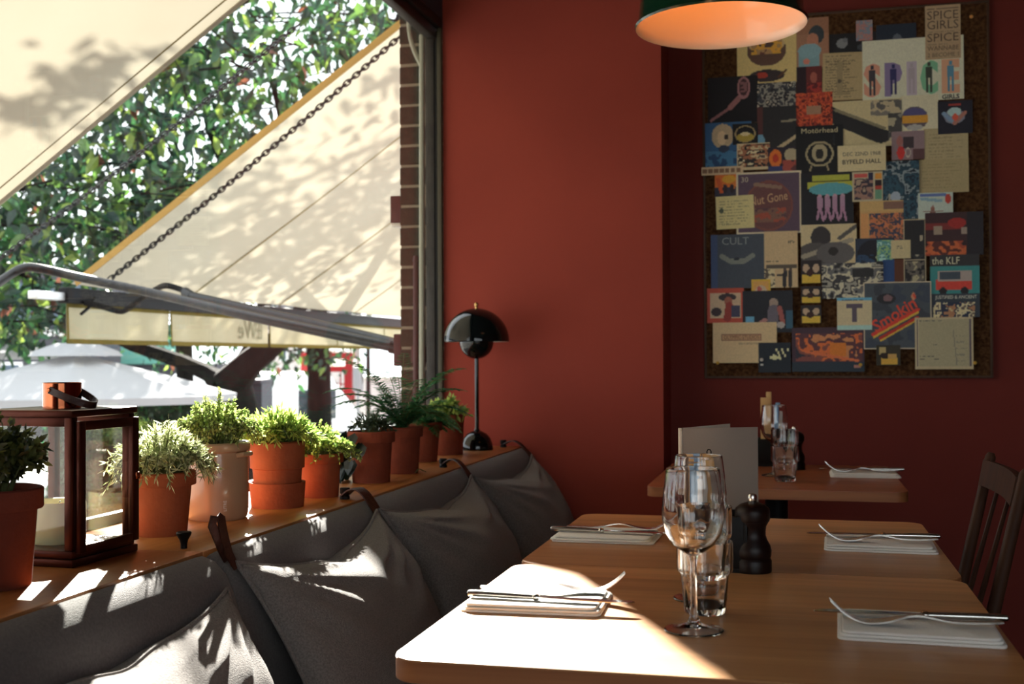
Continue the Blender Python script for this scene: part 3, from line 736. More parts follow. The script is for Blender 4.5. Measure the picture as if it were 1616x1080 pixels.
for k in range(5): obj('window', box(B(), (-L/2+.3+k*.62, 1.45, h+.35), (-L/2+.75+k*.62, 1.55, h+1.2)), M['win_dark'], T, smooth=False)
T, L, h = block('shop', 'shop with a teal fascia between tree trunk and parasol', 'building', 196, 300, 575, 26, 5, M['house_dark'])
obj('fascia', box(B(), (-L/2, -.25, h), (L/2, .1, h+.75), .02), M['teal'], T)
obj('fascia_cornice', box(B(), (-L/2, -.35, h+.75), (L/2, .1, h+.85), .02), M['rail'], T)
T, L, h = block('garden_wall', 'low pale wall beside the phone box', 'wall', 548, 700, 598, 30, .35, M['house'])
obj('coping', box(B(), (-L/2, -.08, h), (L/2, .43, h+.08), .02), M['opal'], T)
T, L, h = block('planter_wall', 'dark planter wall right of the thick tree limb', 'planter', 338, 413, 606, 11, .5, M['house_dark'])
obj('coping', box(B(), (-L/2, -.03, h), (L/2, .53, h+.04), .01), M['house_dark'], T)
p = far(565, 600, 20); t = thing('street_cabinet', 'grey street cabinet on a post right of the phone box', 'cabinet', (p.x, p.y, ZG), YAW)
zt = far(565, 579, 20).z-ZG; zb = far(565, 618, 20).z-ZG
obj('box', box(B(), (-.08, -.08, zb), (.09, .08, zt), .01), M['grey_box'], t); obj('post', tube(B(), [(0, 0, 0), (0, 0, zb)], .03, 8), M['grey_box'], t)
p = far(581, 560, 24.5); t = thing('lamp_post', 'dark lamp post right of the grey street cabinet', 'lamp post', (p.x, p.y, ZG))
obj('post', tube(B(), [(0, 0, 0), (0, 0, .6), (0, 0, 3.4)], [.07, .05, .04], 10), M['bar'], t); obj('collar', tube(B(), [(0, 0, .55), (0, 0, .68)], .075, 10), M['bar'], t)
obj('lantern_head', lathe(B(), [(0, 3.35), (.05, 3.35), (.14, 3.5), (.16, 3.8), (.06, 3.95), (0, 4.0)], 8), M['opal'], t)

# ------------------------------------------------------------------ leaves
def srgb_leaf(rr, kind):
    if kind == 'tree':
        q = rr.random()
        c = (22, 46, 34) if q < .40 else (38, 72, 40) if q < .76 else (74, 104, 48) if q < .93 else (112, 132, 58) if q < .975 else (92, 54, 40)
    elif kind == 'silver': c = (212, 216, 172) if rr.random() < .6 else (160, 174, 120)
    elif kind == 'thyme': c = (184, 198, 118) if rr.random() < .6 else (130, 156, 84)
    elif kind == 'lime': c = (186, 204, 110) if rr.random() < .6 else (122, 156, 74)
    elif kind == 'rosemary': c = (70, 84, 66) if rr.random() < .7 else (46, 60, 46)
    elif kind == 'fern': c = (84, 146, 94) if rr.random() < .6 else (58, 112, 72)
    elif kind == 'box': c = (84, 92, 50) if rr.random() < .6 else (56, 66, 40)
    else: c = (28, 52, 36)
    f = rr.uniform(.8, 1.2); return lin([min(255, k*f) for k in c])
class Leaves:
    def __init__(s): s.v = []; s.f = []; s.c = []
    def add(s, p, d, n, ln, wd, col, big=False):
        d = d.normalized(); sd = d.cross(n)
        if sd.length < 1e-4: sd = d.cross(Vector((1, .3, 0)))
        sd.normalize(); n = sd.cross(d); k = len(s.v)
        if big:
            for a, b, c in ((0, 0, 0), (.32, 0, -.03), (.68, 0, -.05), (1, 0, -.16), (.32, .5, .05), (.68, .38, -.01), (.32, -.5, .05), (.68, -.38, -.01)):
                s.v.append(tuple(p + d*(a*ln) + sd*(b*wd) + n*(c*ln)))
            F = [(0, 1, 4), (1, 2, 5, 4), (2, 3, 5), (0, 6, 1), (1, 6, 7, 2), (2, 7, 3)]
        else:
            for a, b, c in ((0, 0, 0), (.5, .5, .10), (1, 0, 0), (.5, -.5, .10)):
                s.v.append(tuple(p + d*(a*ln) + sd*(b*wd) + n*(c*wd)))
            F = [(0, 2, 1), (0, 3, 2)]
        for q in F:
            s.f.append(tuple(k+i for i in q)); s.c += [(*col, 1)]*len(q)
    def build(s, name, parent, o=Vector(), m='leafcol'):
        return raw(name, [tuple(Vector(v)-o) for v in s.v], s.f, M[m], parent, cols=s.c, kind='stuff')
def rdir(rr): 
    while 1:
        v = Vector((rr.uniform(-1, 1), rr.uniform(-1, 1), rr.uniform(-1, 1)))
        if .05 < v.length < 1: return v.normalized()

leaf_mesh = {}
def leaf_variants():
    for k, c in enumerate(((22, 46, 34), (38, 72, 40), (74, 104, 48), (112, 132, 58))):
        L = Leaves(); L.add(Vector(), Vector((1, 0, 0)), Vector((0, 0, 1)), .135, .056, lin(c), True)
        me = bpy.data.meshes.new('leaf'); me.from_pydata(L.v, [], L.f); me.materials.append(M['leafcol'])
        ca = me.color_attributes.new('Col', 'FLOAT_COLOR', 'CORNER'); ca.data.foreach_set('color', np.asarray(L.c, dtype=np.float32).ravel()); leaf_mesh[k] = me
leaf_variants()
def tree(label, base, trunk, limbs, clusters, per, seed, spread, lsize, nobj=0):
    t = thing('tree', label, 'tree', base); rr = random.Random(seed)
    if trunk: obj('trunk', tube(B(), [p-base for p in trunk[0]], trunk[1], 12), M['bark'], t)
    for P_, r_ in limbs: obj('limb', tube(B(), [p-base for p in P_], r_, 9), M['bark'], t)
    L = Leaves(); made = 0; bmt = B(); cand = []
    for c, sp in clusters:
        ax = rdir(rr); ax.z *= .4
        if rr.random() < .5: tube(bmt, [c-base-ax*sp*1.2, c-base+Vector((0, 0, .05)), c-base+ax*sp*1.2], [.010, .008, .003], 4)
        for _ in range(per):
            p = c + Vector((rr.gauss(0, 1), rr.gauss(0, 1), rr.gauss(0, .75)))*sp*.55
            if p.x > XBAR-.12 and p.z < az(min(p.x, -1.4))+.18 and p.y < 11: continue
            d = Vector((rr.gauss(0, .6), rr.gauss(0, .6), -abs(rr.gauss(.55, .35)))); n = rdir(rr); n.z = abs(n.z)+.35
            s_ = lsize*rr.uniform(.75, 1.2); cand.append((p, d, n, s_))
    cand.sort(key=lambda q: (q[0]-CAM).length/q[3])
    used = 0
    for p, d, n, s_ in cand:
        if used < nobj:
            px = (p-CAM); zz = px.dot(_f); x = 808+FPX*px.dot(_r)/zz; y = 540-FPX*px.dot(_u)/zz
            if -10 < x < 640 and -10 < y < 560 and not (abs(x-y*-.0-0) < 0):
                o_ = bpy.data.objects.new('leaf', leaf_mesh[min(3, int(rr.random()**1.4*4))]); COL.objects.link(o_); o_.parent = t
                d = d.normalized(); sd = n.cross(d).normalized(); nn = d.cross(sd)
                m_ = Matrix(((d.x, sd.x, nn.x, 0), (d.y, sd.y, nn.y, 0), (d.z, sd.z, nn.z, 0), (0, 0, 0, 1))); s_ /= .135
                o_.matrix_local = Matrix.Translation(p-base) @ m_ @ Matrix.Diagonal((s_, s_, s_, 1)); used += 1; continue
        L.add(p, d, n, s_, s_*.42, srgb_leaf(rr, 'tree'), True)
    if len(bmt.verts): obj('twigs', bmt, M['bark'], t)['kind'] = 'stuff'
    else: bmt.free()
    L.build('foliage', t, base)
    return t
rr = random.Random(21)
cl = []
def inside(x, y):
    """photo region of the gap between the two awnings, a little wider"""
    return (y < 470 and x + 1.16*y > 300 and y + .78*x < 580) or (y > 440 and x < 118 and y < 540)
while len(cl) < 330:
    x = rr.uniform(-80, 700); y = rr.uniform(-45, 545)
    if not inside(x, y): continue
    q = y/470
    if rr.random() > .55+.5*q + (.25 if x < 330 else 0): continue
    td = rr.uniform(9.0, 12.5); cl.append((far(x, y, td), .34))
base = far(372, 640, 10.6); base.z = ZG
tk = [Vector((base.x, base.y, ZG)), far(372, 640, 10.6), far(362, 605, 10.5)]
limbs = [([far(362, 608, 10.5), far(395, 572, 10.4), far(445, 532, 10.3), far(520, 440, 10.2), far(560, 300, 10.2), far(600, 90, 10.4)], [.17, .125, .10, .09, .06, .03]),
         ([far(355, 612, 10.5), far(330, 590, 10.7), far(290, 572, 10.9), far(210, 545, 11.2), far(120, 500, 11.4), far(30, 430, 11.4)], [.14, .08, .07, .065, .05, .03]),
         ([far(372, 600, 10.5), far(400, 545, 10.9), far(420, 470, 11.1), far(380, 330, 11.2), far(330, 200, 11.2), far(300, 40, 11.2)], [.12, .08, .07, .06, .04, .02]),
         ([far(380, 330, 11.2), far(250, 290, 11.1), far(130, 280, 11), far(30, 300, 11)], [.05, .035, .03, .02]),
         ([far(520, 440, 10.2), far(460, 250, 10.4), far(420, 90, 10.6)], [.05, .04, .02])]
cl5 = [(p_ + TOSUN*rr.uniform(5.0, 6.5), .30) for p_ in [Vector((rr.uniform(-3.3, -1.8), rr.uniform(5.9, 10.0), 2.2)) for _ in range(30)]]
limbs.append(([far(330, 200, 11.2), far(300, 40, 11.2), Vector((-4.6, 11.2, 5.2)), Vector((-4.6, 13.0, 5.6))], [.035, .03, .025, .015]))
limbs.append(([far(560, 300, 10.2), far(600, 90, 10.4), Vector((-3.6, 11.0, 5.0)), Vector((-3.8, 13.5, 5.4))], [.05, .03, .025, .012]))
tree('big leafy tree with dark forked limbs filling the gap between the awnings', Vector((base.x, base.y, ZG)), (tk, [.24, .20, .19]), limbs, cl+cl5, 15, 4, 1, .165, 300)
# second tree: straight trunks behind
base = far(504, 700, 15); base.z = ZG
cl2 = [(far(rr.gauss(500, 75), rr.uniform(470, 585), rr.uniform(14, 16)), .3) for _ in range(36)]
tree('straight dark trunk beside the phone box with low leaves', base, ([base, far(504, 600, 15), far(500, 520, 15), far(496, 380, 15)], [.19, .15, .15, .12]), [([far(500, 520, 15), far(450, 430, 15), far(420, 330, 15)], [.08, .06, .03])], cl2, 16, 5, 1, .13)
base = far(292, 700, 14); base.z = ZG
cl3 = [(far(rr.gauss(300, 45), rr.uniform(500, 580), rr.uniform(13.6, 14.6)), .22) for _ in range(14)]
tree('upright trunk in front of the teal shop, behind the forked limbs', base, ([base, far(292, 600, 14), far(290, 540, 14), far(288, 400, 14)], [.13, .10, .10, .08]), [([far(290, 540, 14), far(320, 450, 14), far(330, 380, 14)], [.06, .04, .02])], cl3, 14, 6, 1, .12)
# bough overhead that dapples the near awning, and the high side of the crown that dapples the far one
def along(p, s): return p + TOSUN*s
cl4 = []
for x_, y_ in ((72, 158), (98, 168), (118, 138), (150, 112), (92, 128), (182, 86), (60, 182), (110, 96)):
    d_ = ray(x_, y_); p_ = CAM + d_*((AZ0-ASL*AX0-CAM.z)/(d_.z-ASL*d_.x))      # the spot on the awning that the twig shades
    cl4.append((p_ + TOSUN*rr.uniform(3.6, 4.4), .13))
base = Vector((-8.2, 4.2, ZG))
lim = [([Vector((-8.2, 4.2, 2.5)), Vector((-6.2, 5.4, 4.2)), Vector((-4.6, 6.5, 4.3)), Vector((-3.9, 6.8, 4.3))], [.10, .07, .04, .015])]
tree('roadside tree whose bough reaches over the overhead awning', base, ([base, Vector((-8.2, 4.2, 1.5)), Vector((-8.2, 4.2, 4.8))], [.16, .13, .08]), lim, cl4, 16, 8, 1, .11)
# clipped hedge under the parasol
a = far(95, 640, 12.5); b = far(330, 640, 12.0); c = (a+b)/2
t = thing('hedge', 'dark clipped hedge below the white parasol', 'hedge', (c.x, c.y, ZG), math.atan2((b-a).y, (b-a).x))
Lh = (b-a).length; zt = far(200, 622, 12.3).z-ZG
obj('core', box(B(), (-Lh/2, -.25, 0), (Lh/2, .25, zt-.08), .05), mat('hedge_core', (30, 44, 30), 1.), t)
L = Leaves(); r2 = random.Random(31)
for _ in range(3800):
    f = r2.random(); x = r2.uniform(-Lh/2, Lh/2)
    p = Vector((x, -.27+r2.uniform(-.05, .03), r2.uniform(0.3, zt))) if f < .7 else Vector((x, r2.uniform(-.3, .3), zt-.06+r2.uniform(-.03, .07)))
    L.add(p, rdir(r2), rdir(r2), .07, .035, lin([k*r2.uniform(.7, 1.3) for k in (42, 74, 48)]))
L.build('foliage', t)
# ------------------------------------------------------------------ plants on the sill
S = .78
def pot(T, r_top, r_bot, h, m, soil=None, rim=True, fill=.9):
    tw = .006
    pr = [(0, 0), (r_bot, 0), (r_bot+(r_top-.006-r_bot)*.78, h*.78)]
    if rim: pr += [(r_top-.001, h*.785), (r_top, h*.80), (r_top, h*.985), (r_top-.002, h)]
    else: pr += [(r_top-.002, h*.97), (r_top-.002, h)]
    pr += [(r_top-tw, h), (r_top-tw-.003, h*.8), (r_bot, .01), (0, .01)]
    o = obj('pot', lathe(B(), pr, 40), m, T)
    rs = r_bot + (r_top-r_bot)*fill - tw - .003
    obj('soil', lathe(B(), [(0, h*fill+.006), (rs*.6, h*fill+.003), (rs, h*fill-.002), (rs*.9, h*fill-.02), (0, h*fill-.02)], 24), soil or M['soil'], T)
    return o
def herb(T, h0, rx, hgt, n_st, per, ln, wd, kind, seed, droop=.3, sway=0., up=.7, core=True, stem_m=None):
    """bushy herb: stems fan out of the pot, small leaves along each"""
    r_ = random.Random(seed); L = Leaves(); bm = B()
    for i in range(n_st):
        a = r_.uniform(0, 2*math.pi); q = r_.random()**.5; rad = rx*q
        top = Vector((math.cos(a)*rad, math.sin(a)*rad, hgt*(1-.55*q**2)*r_.uniform(.75, 1.1)))
        st = Vector((math.cos(a)*rad*.35, math.sin(a)*rad*.35, 0))
        P_ = []
        for s in range(6):
            u = s/5; p = st.lerp(top, u) + Vector((0, 0, .25*hgt*math.sin(math.pi*u)*q)) ; p.z -= droop*hgt*q*u**3*.6
            P_.append(p + Vector((0, 0, h0)))
        tube(bm, P_[:6], [.0013]*5+[.0006], 3)
        for k in range(per):
            u = .18+.82*(k+r_.random())/per; f = u*5; i0 = min(int(f), 4); p = P_[i0].lerp(P_[i0+1], f-i0); d = (P_[i0+1]-P_[i0]).normalized()
            v = (d*up + rdir(r_)*(1-up*.45)).normalized()
            L.add(p, v, rdir(r_)+Vector((0, 0, .8)), ln*r_.uniform(.6, 1.2), wd*r_.uniform(.8, 1.2), srgb_leaf(r_, kind))
    so = obj('stems', bm, stem_m or M['twig'], T); so['kind'] = 'stuff'
    L.build('foliage', T, m='herbcol')
M['twig'] = mat('green_stem', (86, 92, 52), .8)
def place(px, py, r):
    """centre of a round base whose front edge is seen at the pixel"""
    p = at(px, py, 'z', S); d = Vector((p.x, p.y, 0)).normalized(); return p + d*r
# 0 foreground left
c = place(-12, 936, .052)
T = thing('potted_herb', 'dark bushy herb in a shaded terracotta pot left of the copper lantern', 'potted plant', c, 0, 'potted herbs along the window sill')
pot(T, .066, .050, .135, M['terracotta_shaded']); herb(T, .125, .085, .105, 70, 26, .016, .009, 'box', 41, .1, up=.5)
# 1 silver-leaved
c = place(255, 849, .045)
T = thing('potted_herb', 'silvery narrow-leaved herb in a round terracotta pot beside the lantern', 'potted plant', c, 0, 'potted herbs along the window sill')
pot(T, .060, .044, .112, M['terracotta']); herb(T, .098, .105, .108, 150, 34, .017, .0032, 'silver', 42, .75, up=.55)
# 2 crock
c = place(343, 824, .055)
T = thing('potted_herb', 'fine-leaved thyme in a tall beige stoneware crock with small ears', 'potted plant', c, 0, 'potted herbs along the window sill')
pr = [(0, 0), (.054, 0), (.058, .004), (.060, .02), (.060, .118), (.058, .126), (.058, .130), (.0625, .133), (.0635, .140), (.0635, .146), (.061, .149), (.057, .149), (.055, .13), (.054, .012), (0, .012)]
cr = obj('crock', lathe(B(), pr, 44), M['crock'], T)
for a in (R(-8), R(172)):
    d = Vector((math.cos(a), math.sin(a), 0)); s_ = Vector((-d.y, d.x, 0))
    obj('ear', tube(B(), [d*.058+s_*.018+Vector((0, 0, .125)), d*.068+s_*.013+Vector((0, 0, .127)), d*.071+Vector((0, 0, .127)), d*.068-s_*.013+Vector((0, 0, .127)), d*.058-s_*.018+Vector((0, 0, .125))], .005, 8), M['crock'], cr)
obj('soil', lathe(B(), [(0, .13), (.04, .128), (.053, .124), (.05, .11), (0, .11)], 24), M['soil'], T)
dv = (CAM-c); ang = math.atan2(dv.y, dv.x)+R(14)
fr_ = Matrix.Translation((math.cos(ang)*.0604, math.sin(ang)*.0604, .030)) @ Matrix(((math.sin(-ang), 0, math.cos(ang), 0), (math.cos(ang), 0, math.sin(ang), 0), (0, 1, 0, 0), (0, 0, 0, 1))) @ Matrix.Rotation(R(90), 4, 'Z')
text_mesh('LITRE', .0085, M['sachet_white'], 'lettering', T, fr_, .0003)
herb(T, .128, .098, .118, 180, 36, .0085, .0055, 'thyme', 43, .45, up=.4)
# 3 pot standing in a second pot
c = place(438, 804, .05)
T = thing('potted_herb', 'lime green long-leaved herb in terracotta pot set into a wider terracotta cover', 'potted plant', c, 0, 'potted herbs along the window sill')
obj('cover_pot', lathe(B(), [(0, 0), (.055, 0), (.058, .045), (.0585, .052), (.054, .052), (.052, .012), (0, .012)], 40), M['terracotta'], T)
pt = obj('pot', lathe(B(), [(0, .014), (.047, .014), (.051, .075), (.052, .08), (.0565, .082), (.058, .135), (.053, .138), (.048, .06), (0, .02)], 40), M['terracotta'], T)
obj('soil', lathe(B(), [(0, .128), (.05, .122), (.047, .1), (0, .1)], 24), M['soil'], T)
herb(T, .118, .095, .088, 160, 28, .020, .0050, 'lime', 44, .35, up=.7)
# 4
c = place(505, 787, .042)
T = thing('potted_herb', 'sunlit trailing thyme in the terracotta pot right of the double pot', 'potted plant', c, 0, 'potted herbs along the window sill')
pot(T, .053, .042, .098, M['terracotta']); herb(T, .088, .098, .078, 130, 28, .011, .005, 'lime', 45, .9, up=.5)
# 5 rosemary-like
c = place(586, 764, .05)
T = thing('potted_herb', 'dark rosemary in a broad shaded terracotta pot with broad leaves drooping below', 'potted plant', c, 0, 'potted herbs along the window sill')
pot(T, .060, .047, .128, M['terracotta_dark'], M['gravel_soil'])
herb(T, .118, .055, .058, 34, 18, .022, .004, 'rosemary', 46, .5, up=.65)
L = Leaves(); r2 = random.Random(77)
for k in range(26):
    a = R(-150) + r2.uniform(-.9, 1.1); d = Vector((math.cos(a), math.sin(a), 0)); z_ = r2.uniform(.012, .115)
    L.add(d*(.060+r2.uniform(0, .012))+Vector((0, 0, z_+.015)), Vector((d.x*.5, d.y*.5, -1+r2.uniform(-.2, .2))), d+Vector((0, 0, .2)), .045, .034, lin((12, 28, 20)), True)
L.build('drooping_leaves', T)
# 6, 7 ferns
def fern(T, h0, n, ln, seed, leafl, lift=1.):
    r_ = random.Random(seed); L = Leaves(); bm = B()
    for i in range(n):
        a = 2*math.pi*i/n + r_.uniform(-.3, .3); l_ = ln*r_.uniform(.6, 1.1); d = Vector((math.cos(a), math.sin(a), 0)); P_ = []; el = r_.uniform(.55, 1.25)*lift
        for s in range(11):
            u = s/10; P_.append(Vector((0, 0, h0)) + d*(l_*.75*u**1.1) + Vector((0, 0, l_*(el*u - .75*u*u))))
        tube(bm, P_, [.0012]*9+[.0008, .0005], 3)
        for s in range(2, 44):
            u = s/44; f = u*10; i0 = min(int(f), 9); p = P_[i0].lerp(P_[i0+1], f-i0); t_ = (P_[i0+1]-P_[i0]).normalized(); sd = t_.cross(Vector((0, 0, 1))).normalized()
            w_ = leafl*(math.sin(math.pi*min(1, u*.9+.1))**.7+.1)
            for q in (-1, 1): L.add(p, sd*q + t_*.5 + Vector((0, 0, -.15+r_.uniform(-.2, .2))), Vector((0, 0, 1)), w_, w_*.30, srgb_leaf(r_, 'fern'))
    obj('stems', bm, M['twig'], T)['kind'] = 'stuff'; L.build('fronds', T, m='herbcol')
c = place(634, 749, .045)
T = thing('potted_fern', 'tall feathery asparagus fern in a dark terracotta pot before the window jamb', 'potted plant', c, 0, 'potted herbs along the window sill')
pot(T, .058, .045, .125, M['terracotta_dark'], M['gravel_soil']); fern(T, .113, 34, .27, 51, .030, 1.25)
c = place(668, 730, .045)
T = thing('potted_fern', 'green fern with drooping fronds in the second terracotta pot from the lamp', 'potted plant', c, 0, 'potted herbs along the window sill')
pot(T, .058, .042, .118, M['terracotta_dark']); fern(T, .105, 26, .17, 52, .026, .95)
c = place(705, 719, .05)
T = thing('potted_herb', 'pale-leaved plant in the round terracotta pot next to the black lamp', 'potted plant', c, 0, 'potted herbs along the window sill')
pot(T, .062, .053, .128, M['terracotta_dark'], rim=False); herb(T, .118, .075, .065, 40, 12, .026, .012, 'lime', 53, .6, up=.6)
# dry twigs at the foot of the fern pot
c = at(655, 748, 'z', S); bm = B(); r2 = random.Random(5)
for k in range(5):
    a = r2.uniform(-1.2, 1.2); tube(bm, smooth_path([Vector((0, 0, .002)), Vector((.012*math.cos(a), .012*math.sin(a), .012)), Vector((.03*math.cos(a), .03*math.sin(a), .004))], 4), .0009, 4)
tag(obj('dry_tendril', bm, M['twig'], None, c), 'dry curled tendrils lying on the sill at the fern pots', 'twig')

# ------------------------------------------------------------------ lantern
T = thing('lantern', 'square copper lantern with glass sides, leather handle and a candle inside', 'lantern', (-1.1235, 1.606, S), R(-3))
Lw, Hh = .078, .236
obj('base', box(B(), (-Lw-.004, -Lw-.004, 0), (Lw+.004, Lw+.004, .012), .002), M['copper_dark'], T)
obj('base_tray', box(B(), (-Lw, -Lw, .012), (Lw, Lw, .024), .002), M['copper_dark'], T)
for sx in (-1, 1):
    for sy in (-1, 1): obj('corner_post', box(B(), (sx*(Lw-.007)-.007, sy*(Lw-.007)-.007, .024), (sx*(Lw-.007)+.007, sy*(Lw-.007)+.007, Hh-.012), .0015), M['copper_dark'], T)
for sx, sy in ((0, -1), (0, 1), (-1, 0)):
    a = (-Lw+.014, sy*Lw-.002*sy-.006*(sy > 0), 0) if sx == 0 else None
    if sx == 0:
        obj('rail', box(B(), (-Lw+.014, sy*(Lw-.006)-.005, Hh-.026), (Lw-.014, sy*(Lw-.006)+.005, Hh-.012), .001), M['copper_dark'], T)
        obj('pane', box(B(), (-Lw+.013, sy*(Lw-.007)-.001, .024), (Lw-.013, sy*(Lw-.007)+.001, Hh-.025)), M['glass'], T, smooth=False)
    else:
        obj('rail', box(B(), (sx*(Lw-.006)-.005, -Lw+.014, Hh-.026), (sx*(Lw-.006)+.005, Lw-.014, Hh-.012), .001), M['copper_dark'], T)
        obj('pane', box(B(), (sx*(Lw-.007)-.001, -Lw+.013, .024), (sx*(Lw-.007)+.001, Lw-.013, Hh-.025)), M['glass'], T, smooth=False)
dr = obj('door', box(B(), (Lw+.001, -Lw+.006, .020), (Lw+.010, -Lw+.020, Hh-.018), .001), M['copper_dark'], T)
bm = B(); box(bm, (Lw+.001, Lw-.018, .020), (Lw+.010, Lw-.002, Hh-.018), .001); box(bm, (Lw+.001, -Lw+.020, .020), (Lw+.010, Lw-.018, .032), .001); box(bm, (Lw+.001, -Lw+.020, Hh-.032), (Lw+.010, Lw-.018, Hh-.018), .001)
obj('door_frame', bm, M['copper_dark'], dr)
obj('pane', box(B(), (Lw+.004, -Lw+.020, .032), (Lw+.006, Lw-.018, Hh-.032)), M['glass'], dr, smooth=False)
obj('latch', box(B(), (Lw+.010, Lw-.014, .118), (Lw+.015, Lw-.006, .130), .0015), M['copper'], dr)
obj('top_plate', box(B(), (-Lw-.004, -Lw-.004, Hh-.012), (Lw+.004, Lw+.004, Hh-.001), .0025), M['copper_dark'], T)
cp = obj('chimney', lathe(B(), [(.029, Hh-.002), (.029, Hh+.038), (.028, Hh+.039), (.027, Hh+.0375), (.027, Hh), (0, Hh)], 36), M['copper'], T)
pts = []
for k in range(17):
    a = math.pi*k/16 - math.pi/2
    pts.append(Vector((math.cos(a)*.058+.002*k/16, math.sin(a)*.0305, Hh+.028-.0245*math.sin((a+math.pi/2))**1)))
obj('leather_handle', strap(B(), pts, .011, .0022, (.35, 0, 1)), M['leather'], T)
for s in (-1, 1): obj('rivet', lathe(B(), [(0, 0), (.0035, 0), (.0028, .0018), (0, .0024)], 12, M=Matrix.Translation((0, s*.0315, Hh+.028)) @ Matrix.Rotation(R(-90*s), 4, 'X')), M['copper'], T)
t = thing('candle', 'cream pillar candle with a ragged rim inside the copper lantern', 'candle', (-1.130, 1.606, S+.0242))
obj('wax', lathe(B(), [(0, 0), (.040, 0), (.0415, .002), (.0415, .060), (.0402, .065), (.037, .064), (.033, .056), (0, .054)], 40, rib=lambda i, a, q: q*(1+.010*math.sin(3*a+i))), M['wax'], t)
obj('wick', tube(B(), [(0, 0, .052), (.001, 0, .060), (.003, 0, .064)], .0009, 5), M['cord'], t)

# ------------------------------------------------------------------ table lamp
T = thing('table_lamp', 'glossy black mushroom table lamp with brass tip on the sill by the red wall', 'lamp', (-1.045, 3.775, S))
obj('base', lathe(B(), [(0, 0), (.054, 0), (.0545, .004), (.052, .022), (.045, .040), (.033, .054), (.018, .062), (.010, .065), (.009, .07), (0, .07)], 40), M['lamp_black'], T)
obj('stem', tube(B(), [(0, 0, .065), (0, 0, .315)], .0068, 14), M['lamp_black'], T)
sp = [(0, .3065)] + [(.058*math.cos(R(a)), .365+.058*math.sin(R(a))) for a in range(-80, 41, 8)] + [(.040, .400), (0, .400)]
obj('lower_bowl', lathe(B(), sp, 40), M['lamp_black'], T)
dm = [(.1095, .365), (.111, .367)] + [(.111*math.cos(R(a)), .367+.112*math.sin(R(a))) for a in range(6, 88, 6)] + [(.006, .4792), (.006, .476)] + [(.1085*math.cos(R(a)), .366+.109*math.sin(R(a))) for a in range(84, 3, -8)]
sh = obj('shade', lathe(B(), dm+[dm[0]], 56), M['lamp_black'], T)
obj('inner_rim', lathe(B(), [(.104, .3655), (.1085, .365), (.1085, .368), (.104, .368), (.104, .3655)], 48), M['white_enamel'], sh)
obj('finial', lathe(B(), [(0, .478), (.0045, .478), (.0045, .483), (.007, .488), (.0075, .493), (.005, .498), (0, .500)], 20), M['brass'], T)
obj('shade_support', tube(B(), [(0, 0, .395), (0, 0, .479)], .006, 10), M['brass'], T)

# ------------------------------------------------------------------ pendant over the table
T = thing('pendant_lamp', 'green enamel pendant lamp with glowing orange inside above the tables', 'lamp', (-.154, 2.608, 1.826))
rim = .188
outp = [(rim, 0), (rim+.003, .004), (rim, .010), (rim-.006, .02), (rim-.012, .08), (rim-.03, .13), (rim-.07, .175), (rim-.13, .205), (.045, .215), (.045, .262), (.03, .275), (.012, .28), (.006, .30)]
inp = [(.0, .195), (.05, .193), (rim-.074, .168), (rim-.036, .125), (rim-.017, .078), (rim-.010, .02), (rim-.004, .004), (rim, 0)]
obj('shade', lathe(B(), outp+[(0, .30)], 64), M['green_enamel'], T)
obj('inner_shade', lathe(B(), inp, 64), M['white_enamel'], T)
obj('cord', tube(B(), [(0, 0, .29), (0, 0, ZC-1.836-.02)], .004, 8), M['cord'], T)
obj('ceiling_rose', lathe(B(), [(0, ZC-1.836-.03), (.03, ZC-1.836-.028), (.05, ZC-1.836), (0, ZC-1.836)], 24), M['green_enamel'], T)
obj('bulb', lathe(B(), [(0, .105), (.018, .112), (.028, .13), (.026, .15), (.014, .175), (.013, .195), (0, .195)], 24), mat('warm_bulb', (255, 190, 110), .4, emit=((255, 150, 66), 9.0)), T)

# ------------------------------------------------------------------ glassware
def wine_glass(label, x, y, z=.75):
    o = [(0, .0066), (.008, .0058), (.018, .0036), (.033, .0008), (.0352, .0004), (.0366, .0008), (.0370, .0018), (.0362, .0028), (.033, .0033), (.019, .0061), (.009, .0100), (.0052, .018), (.0042, .035), (.0038, .06), (.0042, .085), (.0062, .094), (.014, .0985), (.026, .107), (.0345, .121), (.0382, .137), (.0386, .150), (.0368, .172), (.0338, .196), (.0332, .2015)]
    i = [(.0326, .2018), (.0322, .2005), (.0328, .195), (.0358, .172), (.0376, .150), (.0371, .137), (.0334, .1222), (.025, .1085), (.013, .1012), (0, .0995)]
    return tag(obj('wine_glass', lathe(B(), o+i, 48), M['clear'], None, (x, y, z)), label, 'wine glass')
def tumbler(label, x, y, z, rz=0):
    o = [(0, 0), (.0255, 0), (.0275, .002), (.0292, .02), (.0318, .052), (.0325, .056), (.0364, .060), (.0372, .064), (.0374, .101), (.0368, .1035)]
    i = [(.0352, .1035), (.0347, .100), (.0344, .066), (.0338, .062), (.0312, .057), (.0300, .052), (.027, .013), (.024, .009), (0, .0085)]
    o = [(r, h*.92) for r, h in o]; i = [(r, h*.92) for r, h in i]; n = len(o)
    def rib(k, a, r): return r*(1-.024*abs(math.sin(5*a)) if 1 < k < 9 else 1)
    return tag(obj('tumbler', lathe(B(), o+i, 60, rib=rib), M['clear'], None, (x, y, z), (0, 0, rz)), label, 'glass')
wine_glass('nearest tall wine glass in front of the stacked tumblers', -.124, 1.452)
p = at(1104, 946, 'z', .75); wine_glass('second wine glass, behind the stacked tumblers on the nearer table', p.x, p.y)
p = at(1107, 968, 'z', .75)
tumbler('lower ribbed tumbler of the stack on the nearer table', p.x+.004, p.y+.006, .75)
tumbler('upper ribbed tumbler stacked in another on the nearer table', p.x+.004, p.y+.006, .75+.0462, .3)

